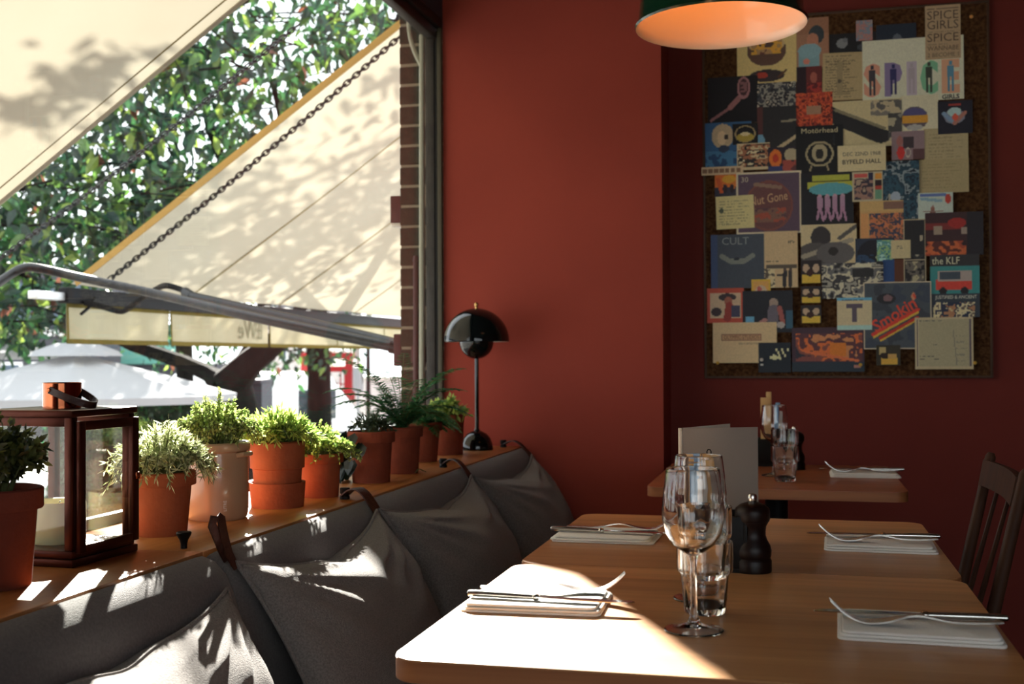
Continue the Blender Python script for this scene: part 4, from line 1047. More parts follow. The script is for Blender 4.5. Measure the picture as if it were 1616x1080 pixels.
# ------------------------------------------------------------------ menu, caddy, mills
def mill(label, x, y, z, s=1.0):
    T = thing('pepper_mill', label, 'pepper mill', (x, y, z))
    pr = [(0, 0), (.029, 0), (.0295, .002), (.0295, .018), (.0285, .020), (.0275, .022), (.029, .026), (.0295, .034), (.0275, .042), (.023, .050), (.0205, .058), (.0205, .064), (.0215, .072), (.0245, .0775), (.0245, .079), (0, .079)]
    obj('body', lathe(B(), [(r*s, h*s) for r, h in pr], 40), M['mill'], T)
    pr = [(0, .0795), (.026, .0795), (.0275, .084), (.0275, .094), (.0262, .100), (.019, .106), (.009, .1095), (0, .110)]
    obj('head', lathe(B(), [(r*s, h*s) for r, h in pr], 40), M['mill'], T)
    obj('knob', lathe(B(), [(r*s, h*s) for r, h in [(0, .109), (.006, .109), (.0075, .112), (.0075, .119), (.006, .122), (0, .1235)]], 20), M['steel'], T)
    return T
p = at(1180, 906, 'z', .75); mill('dark turned pepper mill in front of the grey menu', p.x+.007, p.y+.024, .75, 1.0)
def caddy(label, x, y, z, w_, d_, h_):
    T = thing('caddy', label, 'caddy', (x, y, z)); q = .006
    obj('base', box(B(), (-w_/2, -d_/2, 0), (w_/2, d_/2, q)), M['caddy'], T)
    for s in (-1, 1):
        obj('side_panel', box(B(), (s*w_/2-q/2, -d_/2, q), (s*w_/2+q/2, d_/2, h_), .001), M['caddy'], T)
        obj('end_panel', box(B(), (-w_/2+q/2, s*(d_/2-q/2)-q/2, q), (w_/2-q/2, s*(d_/2-q/2)+q/2, h_), .001), M['caddy'], T)
    return T
def sachets(x, y, z, spec, top, tags, group):
    """tall paper sticks and sachets standing in a caddy"""
    for k, (dx, dy, h, w_, m, tl) in enumerate(spec):
        T = obj('sugar_sachet', box(B(), (-w_/2, -.0035, 0), (w_/2, .0035, h), .0012), M[m], None, (x+dx, y+dy, z), (R(tl*.6), R(tl), 0))
        tag(T, tags[k], 'sachet', group)
p1 = at(1118, 905, 'z', .75)
cx_, cy_ = p1.x+.006, 1.90
caddy('black wooden box holding sugar sachets behind the wine glasses', cx_, cy_, .75, .102, .095, .088)
sachets(cx_, cy_, .757, [(-.034, .022, .158, .024, 'sachet_cream', 0), (-.010, .030, .172, .024, 'sachet_cream', 1), (-.026, .009, .160, .011, 'sachet_blue', -1), (-.013, .009, .150, .010, 'sachet_white', 2), (-.036, -.008, .146, .010, 'sachet_blue', 0), (.003, .014, .150, .014, 'sachet_cream', -1), (-.020, -.012, .138, .012, 'sachet_white', 1)], .75,
        ['broad kraft sachet standing left in the black box', 'tall kraft sachet standing right rear in the black box', 'blue paper stick, rear one in the black box', 'white paper stick leaning in the middle of the black box', 'blue paper stick at the front of the black box', 'narrower kraft sachet right of the white stick', 'white sachet in the left half of the black box'], 'sugar sachets in the black box')
p2 = Vector((cx_-.010, cy_+.030, .757+.172+.011))
T = thing('spring_clip', 'small black clip on top of the kraft sachet', 'clip', p2-Vector((0, 0, .012)))
obj('clip_loop', tube(B(), [(-.003, 0, 0), (-.0034, 0, .006), (-.0016, 0, .0092), (.0016, 0, .0092), (.0034, 0, .006), (.003, 0, 0)], .0011, 6), M['iron'], T)
obj('clip_jaw', box(B(), (-.007, -.005, -.006), (.007, .005, .001), .001), M['iron'], T)
# folded menu, spine towards the viewer's left
sp_ = at(1074, 700, 'y', 2.02); e1 = at(1196, 700, 'y', 2.075); e2 = at(1152, 700, 'y', 2.17)
zt = at(1072, 676, 'y', 2.02).z
T = thing('menu_card', 'folded grey menu card standing upright behind the pepper mill', 'menu', (sp_.x, sp_.y, .75))
def leafpanel(name, e, m, th=.0016):
    d = Vector((e.x-sp_.x, e.y-sp_.y, 0)); l_ = d.length; a = math.atan2(d.y, d.x)
    return obj(name, box(B(), (.003, -th/2, 0), (l_, th/2, zt-.75), .0004), m, T, rot=(0, 0, a))
leafpanel('front_cover', e1, M['menu']); leafpanel('back_cover', e2, M['menu_in'])
obj('spine', tube(B(), [(0, 0, 0), (0, 0, zt-.75)], .0038, 10), M['menu_in'], T)

# ------------------------------------------------------------------ place settings
def napkin(label, x, y, z, sx=1, rz=0., seed=0):
    """folded napkin: four cloth layers, folded edge to the diner"""
    r_ = random.Random(seed); T = thing('napkin', label, 'napkin', (x, y, z), rz, 'folded white napkins')
    z_ = 0; w_, d_ = .190, .150
    for k in range(3):
        bm = B(); a = r_.uniform(-.0025, .0025); b_ = r_.uniform(-.003, .003); h = .0034
        n = 14; top = []; bot = []
        poly = rrect(-w_/2+a+.002*k, -d_/2+b_+.003*k, w_/2+a-.004*k, d_/2+b_-.004*k, .010, 4)
        t = bmesh.new(); prism(t, poly, z_+.0001, z_+h, 'z', .0015, 3); merge(bm, t)
        for v in bm.verts: v.co.z += .0011*math.sin(v.co.x*40+k*.4)*math.sin(v.co.y*30)*(v.co.z > .001)
        obj('fold', bm, M['napkin'], T); z_ += h+.0002
    return T, z_
def knife(label, x, y, z, flip=1, rz=0., tilt=0.):
    T = thing('knife', label, 'knife', (x, y, z), rz + (0 if flip > 0 else math.pi), 'table knives on the napkins')
    T.rotation_euler.y = tilt
    bm = B(); P_ = [(-.118, 0, .0052), (-.116, 0, .0052), (-.10, 0, .0052), (-.06, 0, .0050), (-.03, 0, .0048), (-.022, 0, .0046)]
    tube(bm, P_, [.0030, .0052, .0060, .0056, .0048, .0046], 14, flat=.78); obj('handle', bm, M['steel'], T)
    obj('bolster', tube(B(), [(-.024, 0, .0047), (-.022, 0, .0047), (-.018, 0, .0047), (-.015, 0, .0047)], [.0046, .0058, .0058, .0040], 14, flat=.8), M['steel'], T)
    poly = [(-.016, -.0055), (.03, -.0090), (.085, -.0092), (.108, -.0050), (.115, .002), (.110, .0058), (.06, .0072), (-.016, .0050)]
    obj('blade', prism(B(), poly, .0042, .0056, 'z'), M['steel_dark'], T)
    return T
def fork(label, x, y, z, flip=1, rz=0.):
    T = thing('fork', label, 'fork', (x, y, z), rz + (0 if flip > 0 else math.pi), 'forks on the napkins')
    def zc(u):  # u along -.10..+.10
        return .0060 - .0045*max(0, min(1, (u+.10)/.09)) + (.0095*math.exp(-((u-.0)/.03)**2)) - .0035*math.exp(-((u-.05)/.018)**2)*0 + (.024*max(0, (u-.055)/.045)**2 if u > .055 else 0)
    us = [-.10+.01*k for k in range(14)]
    w_ = [.010, .0135, .013, .0115, .0098, .0085, .0072, .0062, .0056, .0054, .0060, .0085, .0150, .0205]
    obj('handle', strap(B(), [(u, 0, zc(u)+.001) for u in us], w_, .0022, (0, 1, 0)), M['steel'], T)
    hd = [.03, .036, .042, .048, .054, .060]
    obj('head', strap(B(), [(u, 0, zc(u)+.001) for u in hd], [.0205, .0230, .0238, .0240, .0240, .0238], .002, (0, 1, 0)), M['steel'], T)
    for k in range(4):
        yy = (k-1.5)*.0064
        obj('tine', strap(B(), [(u, yy*(1-.08*(u-.06)/.04), zc(u)+.001) for u in (.059, .066, .074, .082, .090, .098, .102)], [.0042, .0040, .0038, .0034, .0030, .0024, .0012], .0018, (0, 1, 0)), M['steel'], T)
    return T
def setting(where, x, y, flip, rzs, seed, kn, fk, nlab, klab, flab, z=.75):
    T, h = napkin(nlab, x, y, z, flip, rzs, seed)
    knife(klab, x+kn[0], y+kn[1], z+h+.0002, flip, kn[2]); fork(flab, x+fk[0], y+fk[1], z+h+.0006, flip, fk[2])
setting('near bench', -.345, 1.568, 1, R(2), 1, (.022, -.035, R(-3)), (.012, .022, R(9)), 'sunlit napkin at the bench side of the nearer table', 'sunlit knife at the bench side of the nearer table', 'sunlit fork with raised tines at the bench side of the nearer table')
setting('middle bench', -.346, 2.165, 1, R(-1), 2, (.012, -.02, R(-4)), (.020, .025, R(7)), 'napkin at the bench side of the middle table', 'knife at the bench side of the middle table', 'fork at the bench side of the middle table')
setting('near chair', .146, 1.512, -1, R(-2), 3, (-.010, .02, R(1)), (-.004, -.022, R(4)), 'napkin at the chair side of the nearer table', 'knife with long handle at the chair side of the nearer table', 'fork at the chair side of the nearer table, tines raised to the left')
setting('middle chair', .146, 2.168, -1, R(-2), 4, (-.012, .03, R(1)), (-.004, -.025, R(5)), 'napkin at the chair side of the middle table', 'knife at the chair side of the middle table', 'fork at the chair side of the middle table')
setting('far', .190, 3.44, -1, R(0), 5, (-.006, .03, R(1)), (-.006, -.02, R(4)), 'napkin at the right end of the farthest table', 'knife on the farthest table', 'fork on the farthest table, tines raised')

# ------------------------------------------------------------------ far table things
p = at(1222, 753, 'z', .75); wine_glass('wine glass on the farthest table beside the dark mill', p.x, p.y+.03)
p2 = at(1232, 757, 'z', .75); tumbler('lower tumbler on the farthest table', p2.x+.012, p2.y-.045, .75); tumbler('upper tumbler of the stack on the farthest table', p2.x+.012, p2.y-.045, .7962, .2)
p = at(1254, 742, 'z', .75); mill('dark pepper mill on the farthest table', p.x, p.y+.02, .75, 1.05)
p = at(1216, 735, 'z', .75); caddy('black box of sachets on the farthest table', p.x, p.y, .75, .08, .08, .085)
sachets(p.x, p.y, .757, [(-.014, .0, .205, .030, 'sachet_cream', 0), (-.004, .018, .222, .016, 'sachet_cream', 0), (.014, -.004, .190, .014, 'sachet_blue', 3), (.024, .010, .165, .014, 'sachet_white', 5)], .75,
        ['broad kraft stick in the box on the farthest table', 'tallest kraft stick in the box on the farthest table', 'blue stick in the box on the farthest table', 'white stick leaning in the box on the farthest table'], 'sachets on the farthest table')

# ------------------------------------------------------------------ chair
T = thing('dining_chair', 'dark spindle-back wooden chair pushed in at the middle table', 'chair', (.20, 2.325, 0))
ya, yb = -.178, .178
def ctube(name, pts, r, parent=T, n=10, flat=1): return obj(name, tube(B(), pts, r, n, flat=flat), M['chair'], parent)
for y in (ya, yb):
    ctube('back_post', [(.10, y*.96, 0), (.095, y*.98, .44), (.125, y, .62), (.184, y*1.02, .885), (.186, y*1.02, .893)], [.010, .012, .012, .0105, .006])
    ctube('front_leg', [(-.21, y*1.08, 0), (-.205, y*1.05, .435)], [.013, .018])
    ctube('stretcher', [(-.207, y*1.06, .17), (.097, y*.97, .17)], .009)
ctube('stretcher', [(-.06, ya, .17), (-.06, yb, .17)], .009)
obj('seat', prism(B(), rrect(-.235, -.21, .12, .21, .04, 5), .435, .465, 'z', .006), M['chair'], T)
obj('top_rail', strap(B(), [Vector((.172+.012*math.cos(k*math.pi/8-math.pi/2), ya+(yb-ya)*k/8, .853)) for k in range(9)], .052, .016, (.2, 0, 1)), M['chair'], T)
for q_ in (.34, .68):
    y = yb+(ya-yb)*q_
    ctube('spindle', [(.085, y*.9, .46), (.120, y*.95, .62), (.178, y, .835)], [.0045, .0055, .0040], n=8)
# ------------------------------------------------------------------ pinboard
bl, br_ = at(1111, 400, 'y', YB).x, at(1564, 400, 'y', YB).x
bz0, bz1 = at(1300, 597, 'y', YB).z, at(1400, 14, 'y', YB).z
bc = Vector(((bl+br_)/2, YB-.001, bz0))
T = thing('pinboard', 'large cork pinboard crowded with pinned prints on the dark red wall', 'pinboard', bc)
bw, bh = br_-bl, bz1-bz0
obj('cork_panel', box(B(), (-bw/2+.004, -.014, .004), (bw/2-.004, 0, bh-.004)), M['cork'], T, smooth=False)
for lo, hi in (((-bw/2, -.018, 0), (bw/2, 0, .008)), ((-bw/2, -.018, bh-.008), (bw/2, 0, bh)), ((-bw/2, -.018, .008), (-bw/2+.008, 0, bh-.008)), ((bw/2-.008, -.018, .008), (bw/2, 0, bh-.008))):
    obj('frame_rail', box(B(), lo, hi, .001), M['board_frame'], T)
M['print'] = mat('printed_paper', (200, 200, 200), .55, spec=.25)
_nt = M['print'].node_tree; _a = _nt.nodes.new('ShaderNodeAttribute'); _a.attribute_name = 'Col'; _nt.links.new(_a.outputs['Color'], _nt.nodes['Principled BSDF'].inputs['Base Color'])
INK = {}
def ink(c):
    if c not in INK: INK[c] = mat('ink_%d_%d_%d' % c, G(c), .6, spec=.2)
    return INK[c]
def G(c): return tuple(min(246, k*1.5+24) for k in c)
def vnoise(nx, ny, fx, fy, seed):
    r_ = np.random.RandomState(seed); g = r_.rand(int(fy)+3, int(fx)+3)
    x = np.linspace(0, fx, nx); y = np.linspace(0, fy, ny); xi = x.astype(int); yi = y.astype(int); xf = (x-xi); yf = (y-yi)
    xf = xf*xf*(3-2*xf); yf = yf*yf*(3-2*yf)
    a = g[yi][:, xi]; b = g[yi][:, xi+1]; c = g[yi+1][:, xi]; d = g[yi+1][:, xi+1]
    return (a*(1-xf)+b*xf)*(1-yf[:, None]) + (c*(1-xf)+d*xf)*yf[:, None]
order = [0]
def paper(rect, base, ops, label, text=(), seed=None, name='print', rot=0., border=None):
    x0, y0, x1, y1 = rect; k = order[0]; order[0] += 1; seed = k*7+3 if seed is None else seed
    yy = YB-.0165-.00075*k*.6-.0004
    my, mx = (y0+y1)/2, (x0+x1)/2
    X0, X1 = at(x0, my, 'y', yy).x, at(x1, my, 'y', yy).x; Z0, Z1 = at(mx, y1, 'y', yy).z, at(mx, y0, 'y', yy).z
    w_, h_ = X1-X0, Z1-Z0; nx = max(6, int((x1-x0)/1.5)); ny = max(6, int((y1-y0)/1.5))
    img = np.zeros((ny, nx, 3)); img[:] = G(base)
    U, V = np.meshgrid((np.arange(nx)+.5)/nx, (np.arange(ny)+.5)/ny); rs = np.random.RandomState(seed)
    for op in ops:
        q = op[0]
        if q == 'r': m = (U >= op[1]) & (U <= op[3]) & (V >= op[2]) & (V <= op[4]); img[m] = G(op[5])
        elif q == 'e': m = ((U-op[1])/op[3])**2+((V-op[2])/op[4])**2 < 1; img[m] = G(op[5])
        elif q == 'o': d = ((U-op[1])/op[3])**2+((V-op[2])/op[4])**2; m = (d < 1) & (d > op[5]); img[m] = G(op[6])
        elif q == 'b':   # bar from a to b
            a = np.array(op[1:3]); b = np.array(op[3:5]); d = b-a; L2 = (d**2).sum(); s = np.clip(((U-a[0])*d[0]+(V-a[1])*d[1])/L2, 0, 1)
            m = (U-a[0]-s*d[0])**2+(V-a[1]-s*d[1])**2 < op[5]**2; img[m] = G(op[6])
        elif q == 'ph':  # photographic blotches: palette by noise level inside a rectangle
            u0, v0, u1, v1 = op[3] if len(op) > 3 else (0, 0, 1, 1); m = (U >= u0) & (U <= u1) & (V >= v0) & (V <= v1)
            n1 = vnoise(nx, ny, op[2], op[2]*h_/w_+1, seed+5)*.65+vnoise(nx, ny, op[2]*2.6, op[2]*2.6*h_/w_+1, seed+6)*.35
            n1 = (n1-n1.min())/(np.ptp(n1)+1e-6); pal = np.array([G(c) for c in op[1]]); id_ = np.clip((n1*len(pal)).astype(int), 0, len(pal)-1); im = pal[id_]
            img[m] = im[m]
        elif q == 'l':   # rows of faint handwriting or type
            u0, v0, u1, v1, n_, c = op[1:7]
            for s in range(n_):
                vv = v0+(v1-v0)*(s+.5)/n_; e = u0+(u1-u0)*rs.uniform(.6, 1); m = (abs(V-vv) < .5/ny+.004) & (U > u0) & (U < e) & (rs.rand(ny, nx) < .62); img[m] = G(c)
    if border is not None:
        b, c = border; bu = b/(x1-x0); bv = b/(y1-y0); m = (U < bu) | (U > 1-bu) | (V < bv) | (V > 1-bv); img[m] = G(c)
    img *= 1+rs.uniform(-.03, .03, (ny, nx, 1))
    li = np.clip(img, 0, 255)/255; li = np.where(li <= .04045, li/12.92, ((li+.055)/1.055)**2.4)
    vs = []; fs = []; cols = []
    for j in range(ny+1):
        for i in range(nx+1): vs.append((w_*(i/nx-.5), -.0003, h_*(.5-j/ny)))
    for j in range(ny):
        for i in range(nx):
            a = j*(nx+1)+i; fs.append((a, a+nx+1, a+nx+2, a+1)); cols += [(*li[j, i], 1)]*4
    q = len(vs); ed = (*lin(G((150, 138, 112))), 1)
    for sx, sz in ((-1, 1), (1, 1), (1, -1), (-1, -1)): vs.append((sx*w_/2, .0003, sz*h_/2))
    cor = [0, nx, ny*(nx+1)+nx, ny*(nx+1)]
    for s in range(4): fs.append((cor[s], cor[(s+1) % 4], q+(s+1) % 4, q+s)); cols += [ed]*4
    fs.append((q, q+1, q+2, q+3)); cols += [ed]*4
    o = raw(name, vs, fs, M['print'], None, ((X0+X1)/2, yy, (Z0+Z1)/2), cols=cols)
    o.rotation_euler = (0, R(rot), 0); tag(o, label, 'print', 'prints on the cork pinboard')
    for tx in text:
        s, cu_, cv_, hgt, c = tx[:5]; kw = tx[5] if len(tx) > 5 else {}
        an = kw.pop('angle', 0); fit = kw.pop('fit', None)
        Mx = Matrix.Translation(((cu_-.5)*w_, -.0006, (.5-cv_)*h_)) @ Matrix.Rotation(R(90), 4, 'X') @ Matrix.Rotation(R(an), 4, 'Z')
        lt = text_mesh(s, hgt*h_*1.38, ink(c), 'lettering', o, Mx, .0001, **kw)
        if fit:      # squeeze or stretch the line to a share of the sheet's width
            xs = [v.co.x for v in lt.data.vertices]; f = fit*w_/max(1e-6, max(xs)-min(xs)); cx = (max(xs)+min(xs))/2
            for v in lt.data.vertices: v.co.x = (v.co.x-cx)*f + (cu_-.5)*w_
    return o
P_ = paper
bk_, wh, cr_ = (18, 18, 20), (150, 142, 118), (146, 128, 92)
# (lower layers first)
P_((1163, 36, 1257, 132), (146, 130, 84), [('e', .5, .45, .33, .26, (62, 44, 36)), ('e', .5, .36, .30, .14, (140, 120, 84)), ('ph', [(70, 40, 34), (120, 92, 60), (150, 110, 40), (54, 40, 36)], 7, (.25, .30, .75, .52)), ('e', .5, .87, .30, .10, (36, 30, 32)), ('e', .42, .86, .10, .05, (120, 40, 30)), ('b', .70, .9, .82, .8, .02, (60, 40, 30))], 'cream print of a heaped bowl of food under the pendant lamp')
P_((1257, 28, 1308, 107), (110, 78, 60), [('r', 0, 0, 1, .32, (104, 72, 54)), ('e', .62, .34, .24, .18, (34, 40, 44)), ('e', .5, .45, .18, .14, (126, 84, 66)), ('r', .05, .6, .72, 1, (84, 110, 116)), ('e', .4, .66, .36, .15, (90, 116, 122)), ('e', .3, .87, .10, .06, (140, 84, 72))], 'portrait of a dark-haired person in pale blue shirt at the top of the board')
P_((1257, 105, 1297, 148), (66, 26, 26), [('r', 0, 0, .4, 1, (26, 18, 22)), ('e', .68, .42, .14, .2, (110, 58, 48)), ('ph', [(70, 22, 24), (110, 34, 30), (60, 20, 22)], 4, (.42, .6, 1, 1))], 'small dark red print of a person, above the red beans')
P_((1309, 52, 1383, 83), bk_, [('e', .27, .5, .12, .25, (84, 86, 88)), ('e', .34, .34, .05, .12, (70, 72, 76)), ('e', .75, .75, .16, .2, (40, 44, 48))], 'black print with a small pale blurred figure near the top')
P_((1351, 32, 1377, 64), (104, 88, 86), [('ph', [(104, 90, 88), (120, 84, 80), (84, 92, 104), (110, 96, 92)], 4)], 'small pink and grey sticker at the top of the board')
P_((1298, 83, 1362, 158), (122, 108, 78), [('l', .08, .04, .92, .96, 16, (84, 74, 56)), ('r', .36, .2, .5, .9, (104, 92, 68)), ('e', .42, .6, .05, .04, (60, 54, 44))], 'tall buff page of faint handwriting', rot=1)
P_((1117, 121, 1196, 195), (14, 14, 17), [('b', .06, .92, .45, .66, .03, (96, 64, 66)), ('b', .45, .66, .66, .42, .055, (104, 70, 70)), ('e', .72, .25, .13, .24, (110, 76, 78)), ('e', .72, .24, .09, .18, (44, 28, 30)), ('ph', [(44, 28, 30), (90, 60, 62), (60, 40, 42)], 8, (.65, .12, .79, .34))], 'black print of a pale spoon rising to the right')
P_((1195, 130, 1256, 170), (34, 34, 38), [('ph', [(24, 24, 28), (40, 42, 46), (100, 98, 90), (28, 28, 32), (140, 132, 116)], 8)], 'black and white crowd photograph above the seated guitarist')
P_((1256, 146, 1314, 200), (80, 28, 24), [('ph', [(70, 24, 22), (120, 42, 30), (140, 58, 34), (64, 22, 20), (110, 36, 28)], 9), ('r', .30, .38, .68, .64, (110, 84, 66))], 'print full of red beans with a pale label')
P_((1383, 38, 1446, 98), (20, 26, 36), [('e', .52, .42, .12, .16, (60, 66, 74)), ('e', .46, .58, .14, .12, (52, 56, 66)), ('r', 0, .55, 1, 1, (24, 32, 44)), ('e', .46, .6, .12, .07, (70, 68, 74))], 'dark navy print with a dim figure, near the top')
L_ = [(146, 104, 86), (92, 82, 110), (130, 122, 130), (84, 128, 100), (150, 112, 88)]
sp = [('b', .27, .70, .22, .98, .018, (96, 92, 98))]
big = P_((1361, 60, 1521, 160), (152, 150, 130), [], 'big white sheet with huge multicoloured capital letters', text=[('GIRLS', .87, .96, .07, (24, 24, 26), {'fit': .17, 'bold': .0006})])
for k, (ch_, u) in enumerate(zip('SPICE', (.10, .31, .49, .66, .87))):
    c = L_[k]; Wb = at(1521, 110, 'y', YB).x-at(1361, 110, 'y', YB).x; Hb = at(1440, 60, 'y', YB).z-at(1440, 160, 'y', YB).z
    lt = text_mesh(ch_, Hb*.50, ink(c), 'lettering', big, Matrix.Translation(((u-.5)*Wb, -.0006, (.5-.715)*Hb)) @ Matrix.Rotation(R(90), 4, 'X'), .0001, bold=.006)
    xs = [v.co.x for v in lt.data.vertices]; zs = [v.co.z for v in lt.data.vertices]; fx = (.175 if ch_ != 'I' else .10)*Wb/(max(xs)-min(xs)); fz = .53*Hb/(max(zs)-min(zs)); cx = (max(xs)+min(xs))/2; cz = (max(zs)+min(zs))/2
    for v in lt.data.vertices: v.co.x = (v.co.x-cx)*fx+(u-.5)*Wb; v.co.z = (v.co.z-cz)*fz+(.5-.635)*Hb
    # the little photographed figure standing over each letter
    bm = B(); hc = (k*37 % 5)
    for lo, hi in (((-.005, -.0013, .038), (.005, -.0010, .052)), ((-.011, -.0013, -.002), (.010, -.0010, .036)), ((-.010, -.0013, -.052), (-.003, -.0010, -.002)), ((.003, -.0013, -.052), (.010, -.0010, -.002))): box(bm, lo, hi, 0)
    obj('printed_figure', bm, ink([(40, 38, 44), (34, 34, 66), (120, 112, 118), (40, 44, 38), (60, 96, 116)][k]), big, loc=((u-.5)*Wb, 0, (.5-.635)*Hb), smooth=False)
P_((1422, 150, 1481, 209), (148, 144, 122), [('e', .36, .62, .36, .32, (62, 54, 60)), ('e', .36, .48, .3, .14, (54, 52, 84)), ('r', .02, .54, .72, .74, (150, 106, 36)), ('e', .36, .86, .22, .08, (120, 120, 116))], 'white sheet with a striped globe in its corner')
P_((1460, 8, 1516, 93), (122, 104, 80), [('r', .06, .05, .26, .075, (70, 56, 46)), ('r', .32, .05, .95, .075, (70, 56, 46)), ('l', .06, .47, .94, .52, 1, (96, 82, 64)), ('l', .06, .70, .94, .75, 1, (96, 82, 64))], 'tall buff concert card with bold brown capitals at the board top',
   text=[('SPICE', .5, .19, .165, (58, 46, 40), {'fit': .88}), ('GIRLS', .5, .37, .165, (58, 46, 40), {'fit': .88}), ('SPICE', .5, .605, .16, (58, 46, 40), {'fit': .88}), ('WANNABE', .5, .80, .09, (62, 50, 42), {'fit': .88}), ('2 BECOME 1', .5, .925, .075, (70, 58, 48), {'fit': .88})])
P_((1458, 202, 1528, 262), (122, 112, 84), [('l', .1, .12, .9, .9, 9, (104, 94, 70))], 'upper of two faded buff letters at the right')
P_((1449, 251, 1529, 304), (118, 107, 78), [('l', .08, .1, .92, .9, 8, (104, 94, 68))], 'lower of two faded buff letters at the right')
P_((1480, 159, 1535, 211), (20, 20, 28), [('e', .48, .48, .30, .22, (86, 90, 104)), ('b', .18, .38, .48, .68, .06, (84, 104, 126)), ('b', .78, .38, .48, .68, .06, (120, 80, 70)), ('e', .48, .34, .2, .14, (120, 140, 140)), ('e', .50, .5, .08, .12, (150, 60, 44)), ('r', .3, .08, .68, .16, (110, 40, 34))], 'dark square print with a glowing diamond shape')
P_((1314, 158, 1423, 232), (140, 130, 98), [('b', -.1, .22, .70, .78, .15, (24, 24, 26)), ('b', .05, .18, .75, .62, .03, (90, 84, 66)), ('ph', [(120, 112, 92), (84, 80, 74), (130, 120, 96), (60, 58, 56)], 7, (.55, .02, 1, .35)), ('ph', [(120, 114, 94), (44, 44, 44), (96, 92, 80)], 7, (.80, .3, 1, .9))], 'black and white print with a broad dark diagonal band')
P_((1407, 207, 1459, 252), (96, 80, 84), [('r', .35, .2, .68, .6, (40, 34, 38)), ('e', .28, .75, .12, .24, (140, 36, 34)), ('e', .25, .35, .1, .2, (110, 70, 66)), ('r', .65, .65, 1, 1, (60, 40, 42)), ('o', .5, .75, .08, .18, .5, (130, 124, 116))], 'photograph of a mauve room with a red shape')
P_((1195, 168, 1257, 255), (26, 26, 28), [('b', .62, .28, .98, .26, .02, (96, 92, 76)), ('b', .35, .85, 1, .55, .035, (130, 118, 92)), ('e', .08, .65, .12, .16, (70, 104, 124)), ('b', .2, .7, .45, .98, .05, (120, 100, 90)), ('r', 0, 0, .14, .5, (54, 30, 30))], 'dark stage photograph of a guitarist in profile')
P_((1113, 193, 1186, 265), (30, 60, 92), [('e', .38, .30, .24, .27, (130, 116, 92)), ('e', .36, .34, .10, .15, (150, 132, 106)), ('e', .46, .32, .05, .06, (40, 34, 32)), ('ph', [(26, 56, 90), (40, 78, 108), (24, 46, 74)], 6, (0, .62, 1, 1)), ('e', .4, .58, .12, .08, (30, 40, 56))], 'blue print of a person with tousled fair hair')
P_((1156, 195, 1196, 228), (16, 16, 18), [('o', .5, .5, .42, .40, .75, (110, 96, 66)), ('e', .5, .66, .36, .2, (120, 104, 44)), ('e', .5, .5, .2, .08, (150, 140, 110))], 'small black print with a gold oval badge')
P_((1163, 226, 1215, 268), (140, 128, 100), [('ph', [(150, 140, 112), (30, 28, 28), (110, 70, 50), (140, 128, 98), (60, 50, 46)], 6, (.02, .02, 1, .9))], 'pale photograph of people at a table under the gold badge')
P_((1212, 232, 1258, 274), (30, 26, 34), [('e', .26, .42, .22, .34, (150, 76, 30)), ('e', .26, .42, .10, .16, (130, 40, 28)), ('e', .8, .3, .24, .24, (120, 112, 90)), ('r', 0, .72, .5, 1, (34, 40, 72)), ('ph', [(60, 34, 36), (110, 50, 44), (30, 24, 30)], 5, (.5, .5, 1, 1))], 'dark print with an orange mask shape')
P_((1256, 198, 1331, 273), (16, 17, 19), [('o', .5, .60, .30, .27, .72, (112, 104, 80)), ('e', .5, .58, .17, .19, (118, 110, 86)), ('e', .5, .60, .09, .11, (28, 27, 26)), ('b', .32, .86, .30, .95, .02, (104, 96, 74)), ('b', .66, .86, .68, .95, .02, (104, 96, 74))], 'black print with a pale round emblem and white lettering above', text=[('Mot\u00f6rhead', .5, .11, .11, (140, 132, 104), {'fit': .76})])
P_((1107, 263, 1173, 276), (140, 124, 98), [('r', .03+.135*k, .2, .13+.135*k, .8, (90, 66, 50)) for k in range(7)], 'narrow buff strip of seven brown blocks at the left edge')
P_((1128, 276, 1164, 311), (150, 76, 32), [('r', 0, .55, 1, 1, (34, 34, 44)), ('b', .15, .2, .3, .75, .09, (140, 60, 30)), ('b', .9, .2, .75, .7, .09, (150, 84, 36)), ('e', .62, .2, .3, .18, (150, 110, 36)), ('e', .45, .62, .1, .2, (30, 24, 30)), ('e', .75, .62, .1, .2, (30, 24, 30))], 'small orange sunset print at the left edge')
P_((1162, 271, 1265, 369), (58, 46, 58), [('e', .5, .55, .37, .41, (82, 48, 44)), ('e', .5, .55, .34, .37, (70, 44, 44)), ('ph', [(70, 44, 46), (110, 52, 40), (84, 60, 52), (60, 42, 46)], 9, (.26, .58, .76, .82)), ('b', .3, .2, .68, .26, .03, (96, 76, 64))], 'dusky purple print with a round brown disc', text=[('Nut Gone', .5, .44, .15, (140, 112, 84), {'fit': .58, 'angle': 6}), ('30', .13, .12, .09, (130, 122, 106))], border=(3, (150, 140, 120)))
P_((1130, 309, 1190, 361), (146, 138, 96), [('l', .08, .12, .92, .9, 9, (112, 106, 74)), ('e', .14, .44, .06, .08, (54, 60, 48))], 'cream certificate with a small dark seal', rot=-1.5)
P_((1264, 272, 1347, 356), (20, 21, 25), [('r', .22, .06, .92, .16, (120, 124, 46)), ('r', .12, .18, 1, .30, (124, 126, 46)), ('e', .58, .32, .42, .12, (60, 112, 120))] + [q for k in range(4) for q in (('e', .36+.145*k, .46, .045, .05, (130, 104, 116)), ('b', .36+.145*k, .5, .36+.145*k, .66, .05, (120, 94, 112)), ('b', .35+.145*k, .66, .31+.145*k, .88, .022, (120, 90, 110)), ('b', .37+.145*k, .66, .42+.145*k, .90, .022, (120, 90, 110)))], 'black print with yellow block shapes and four striding pink figures')
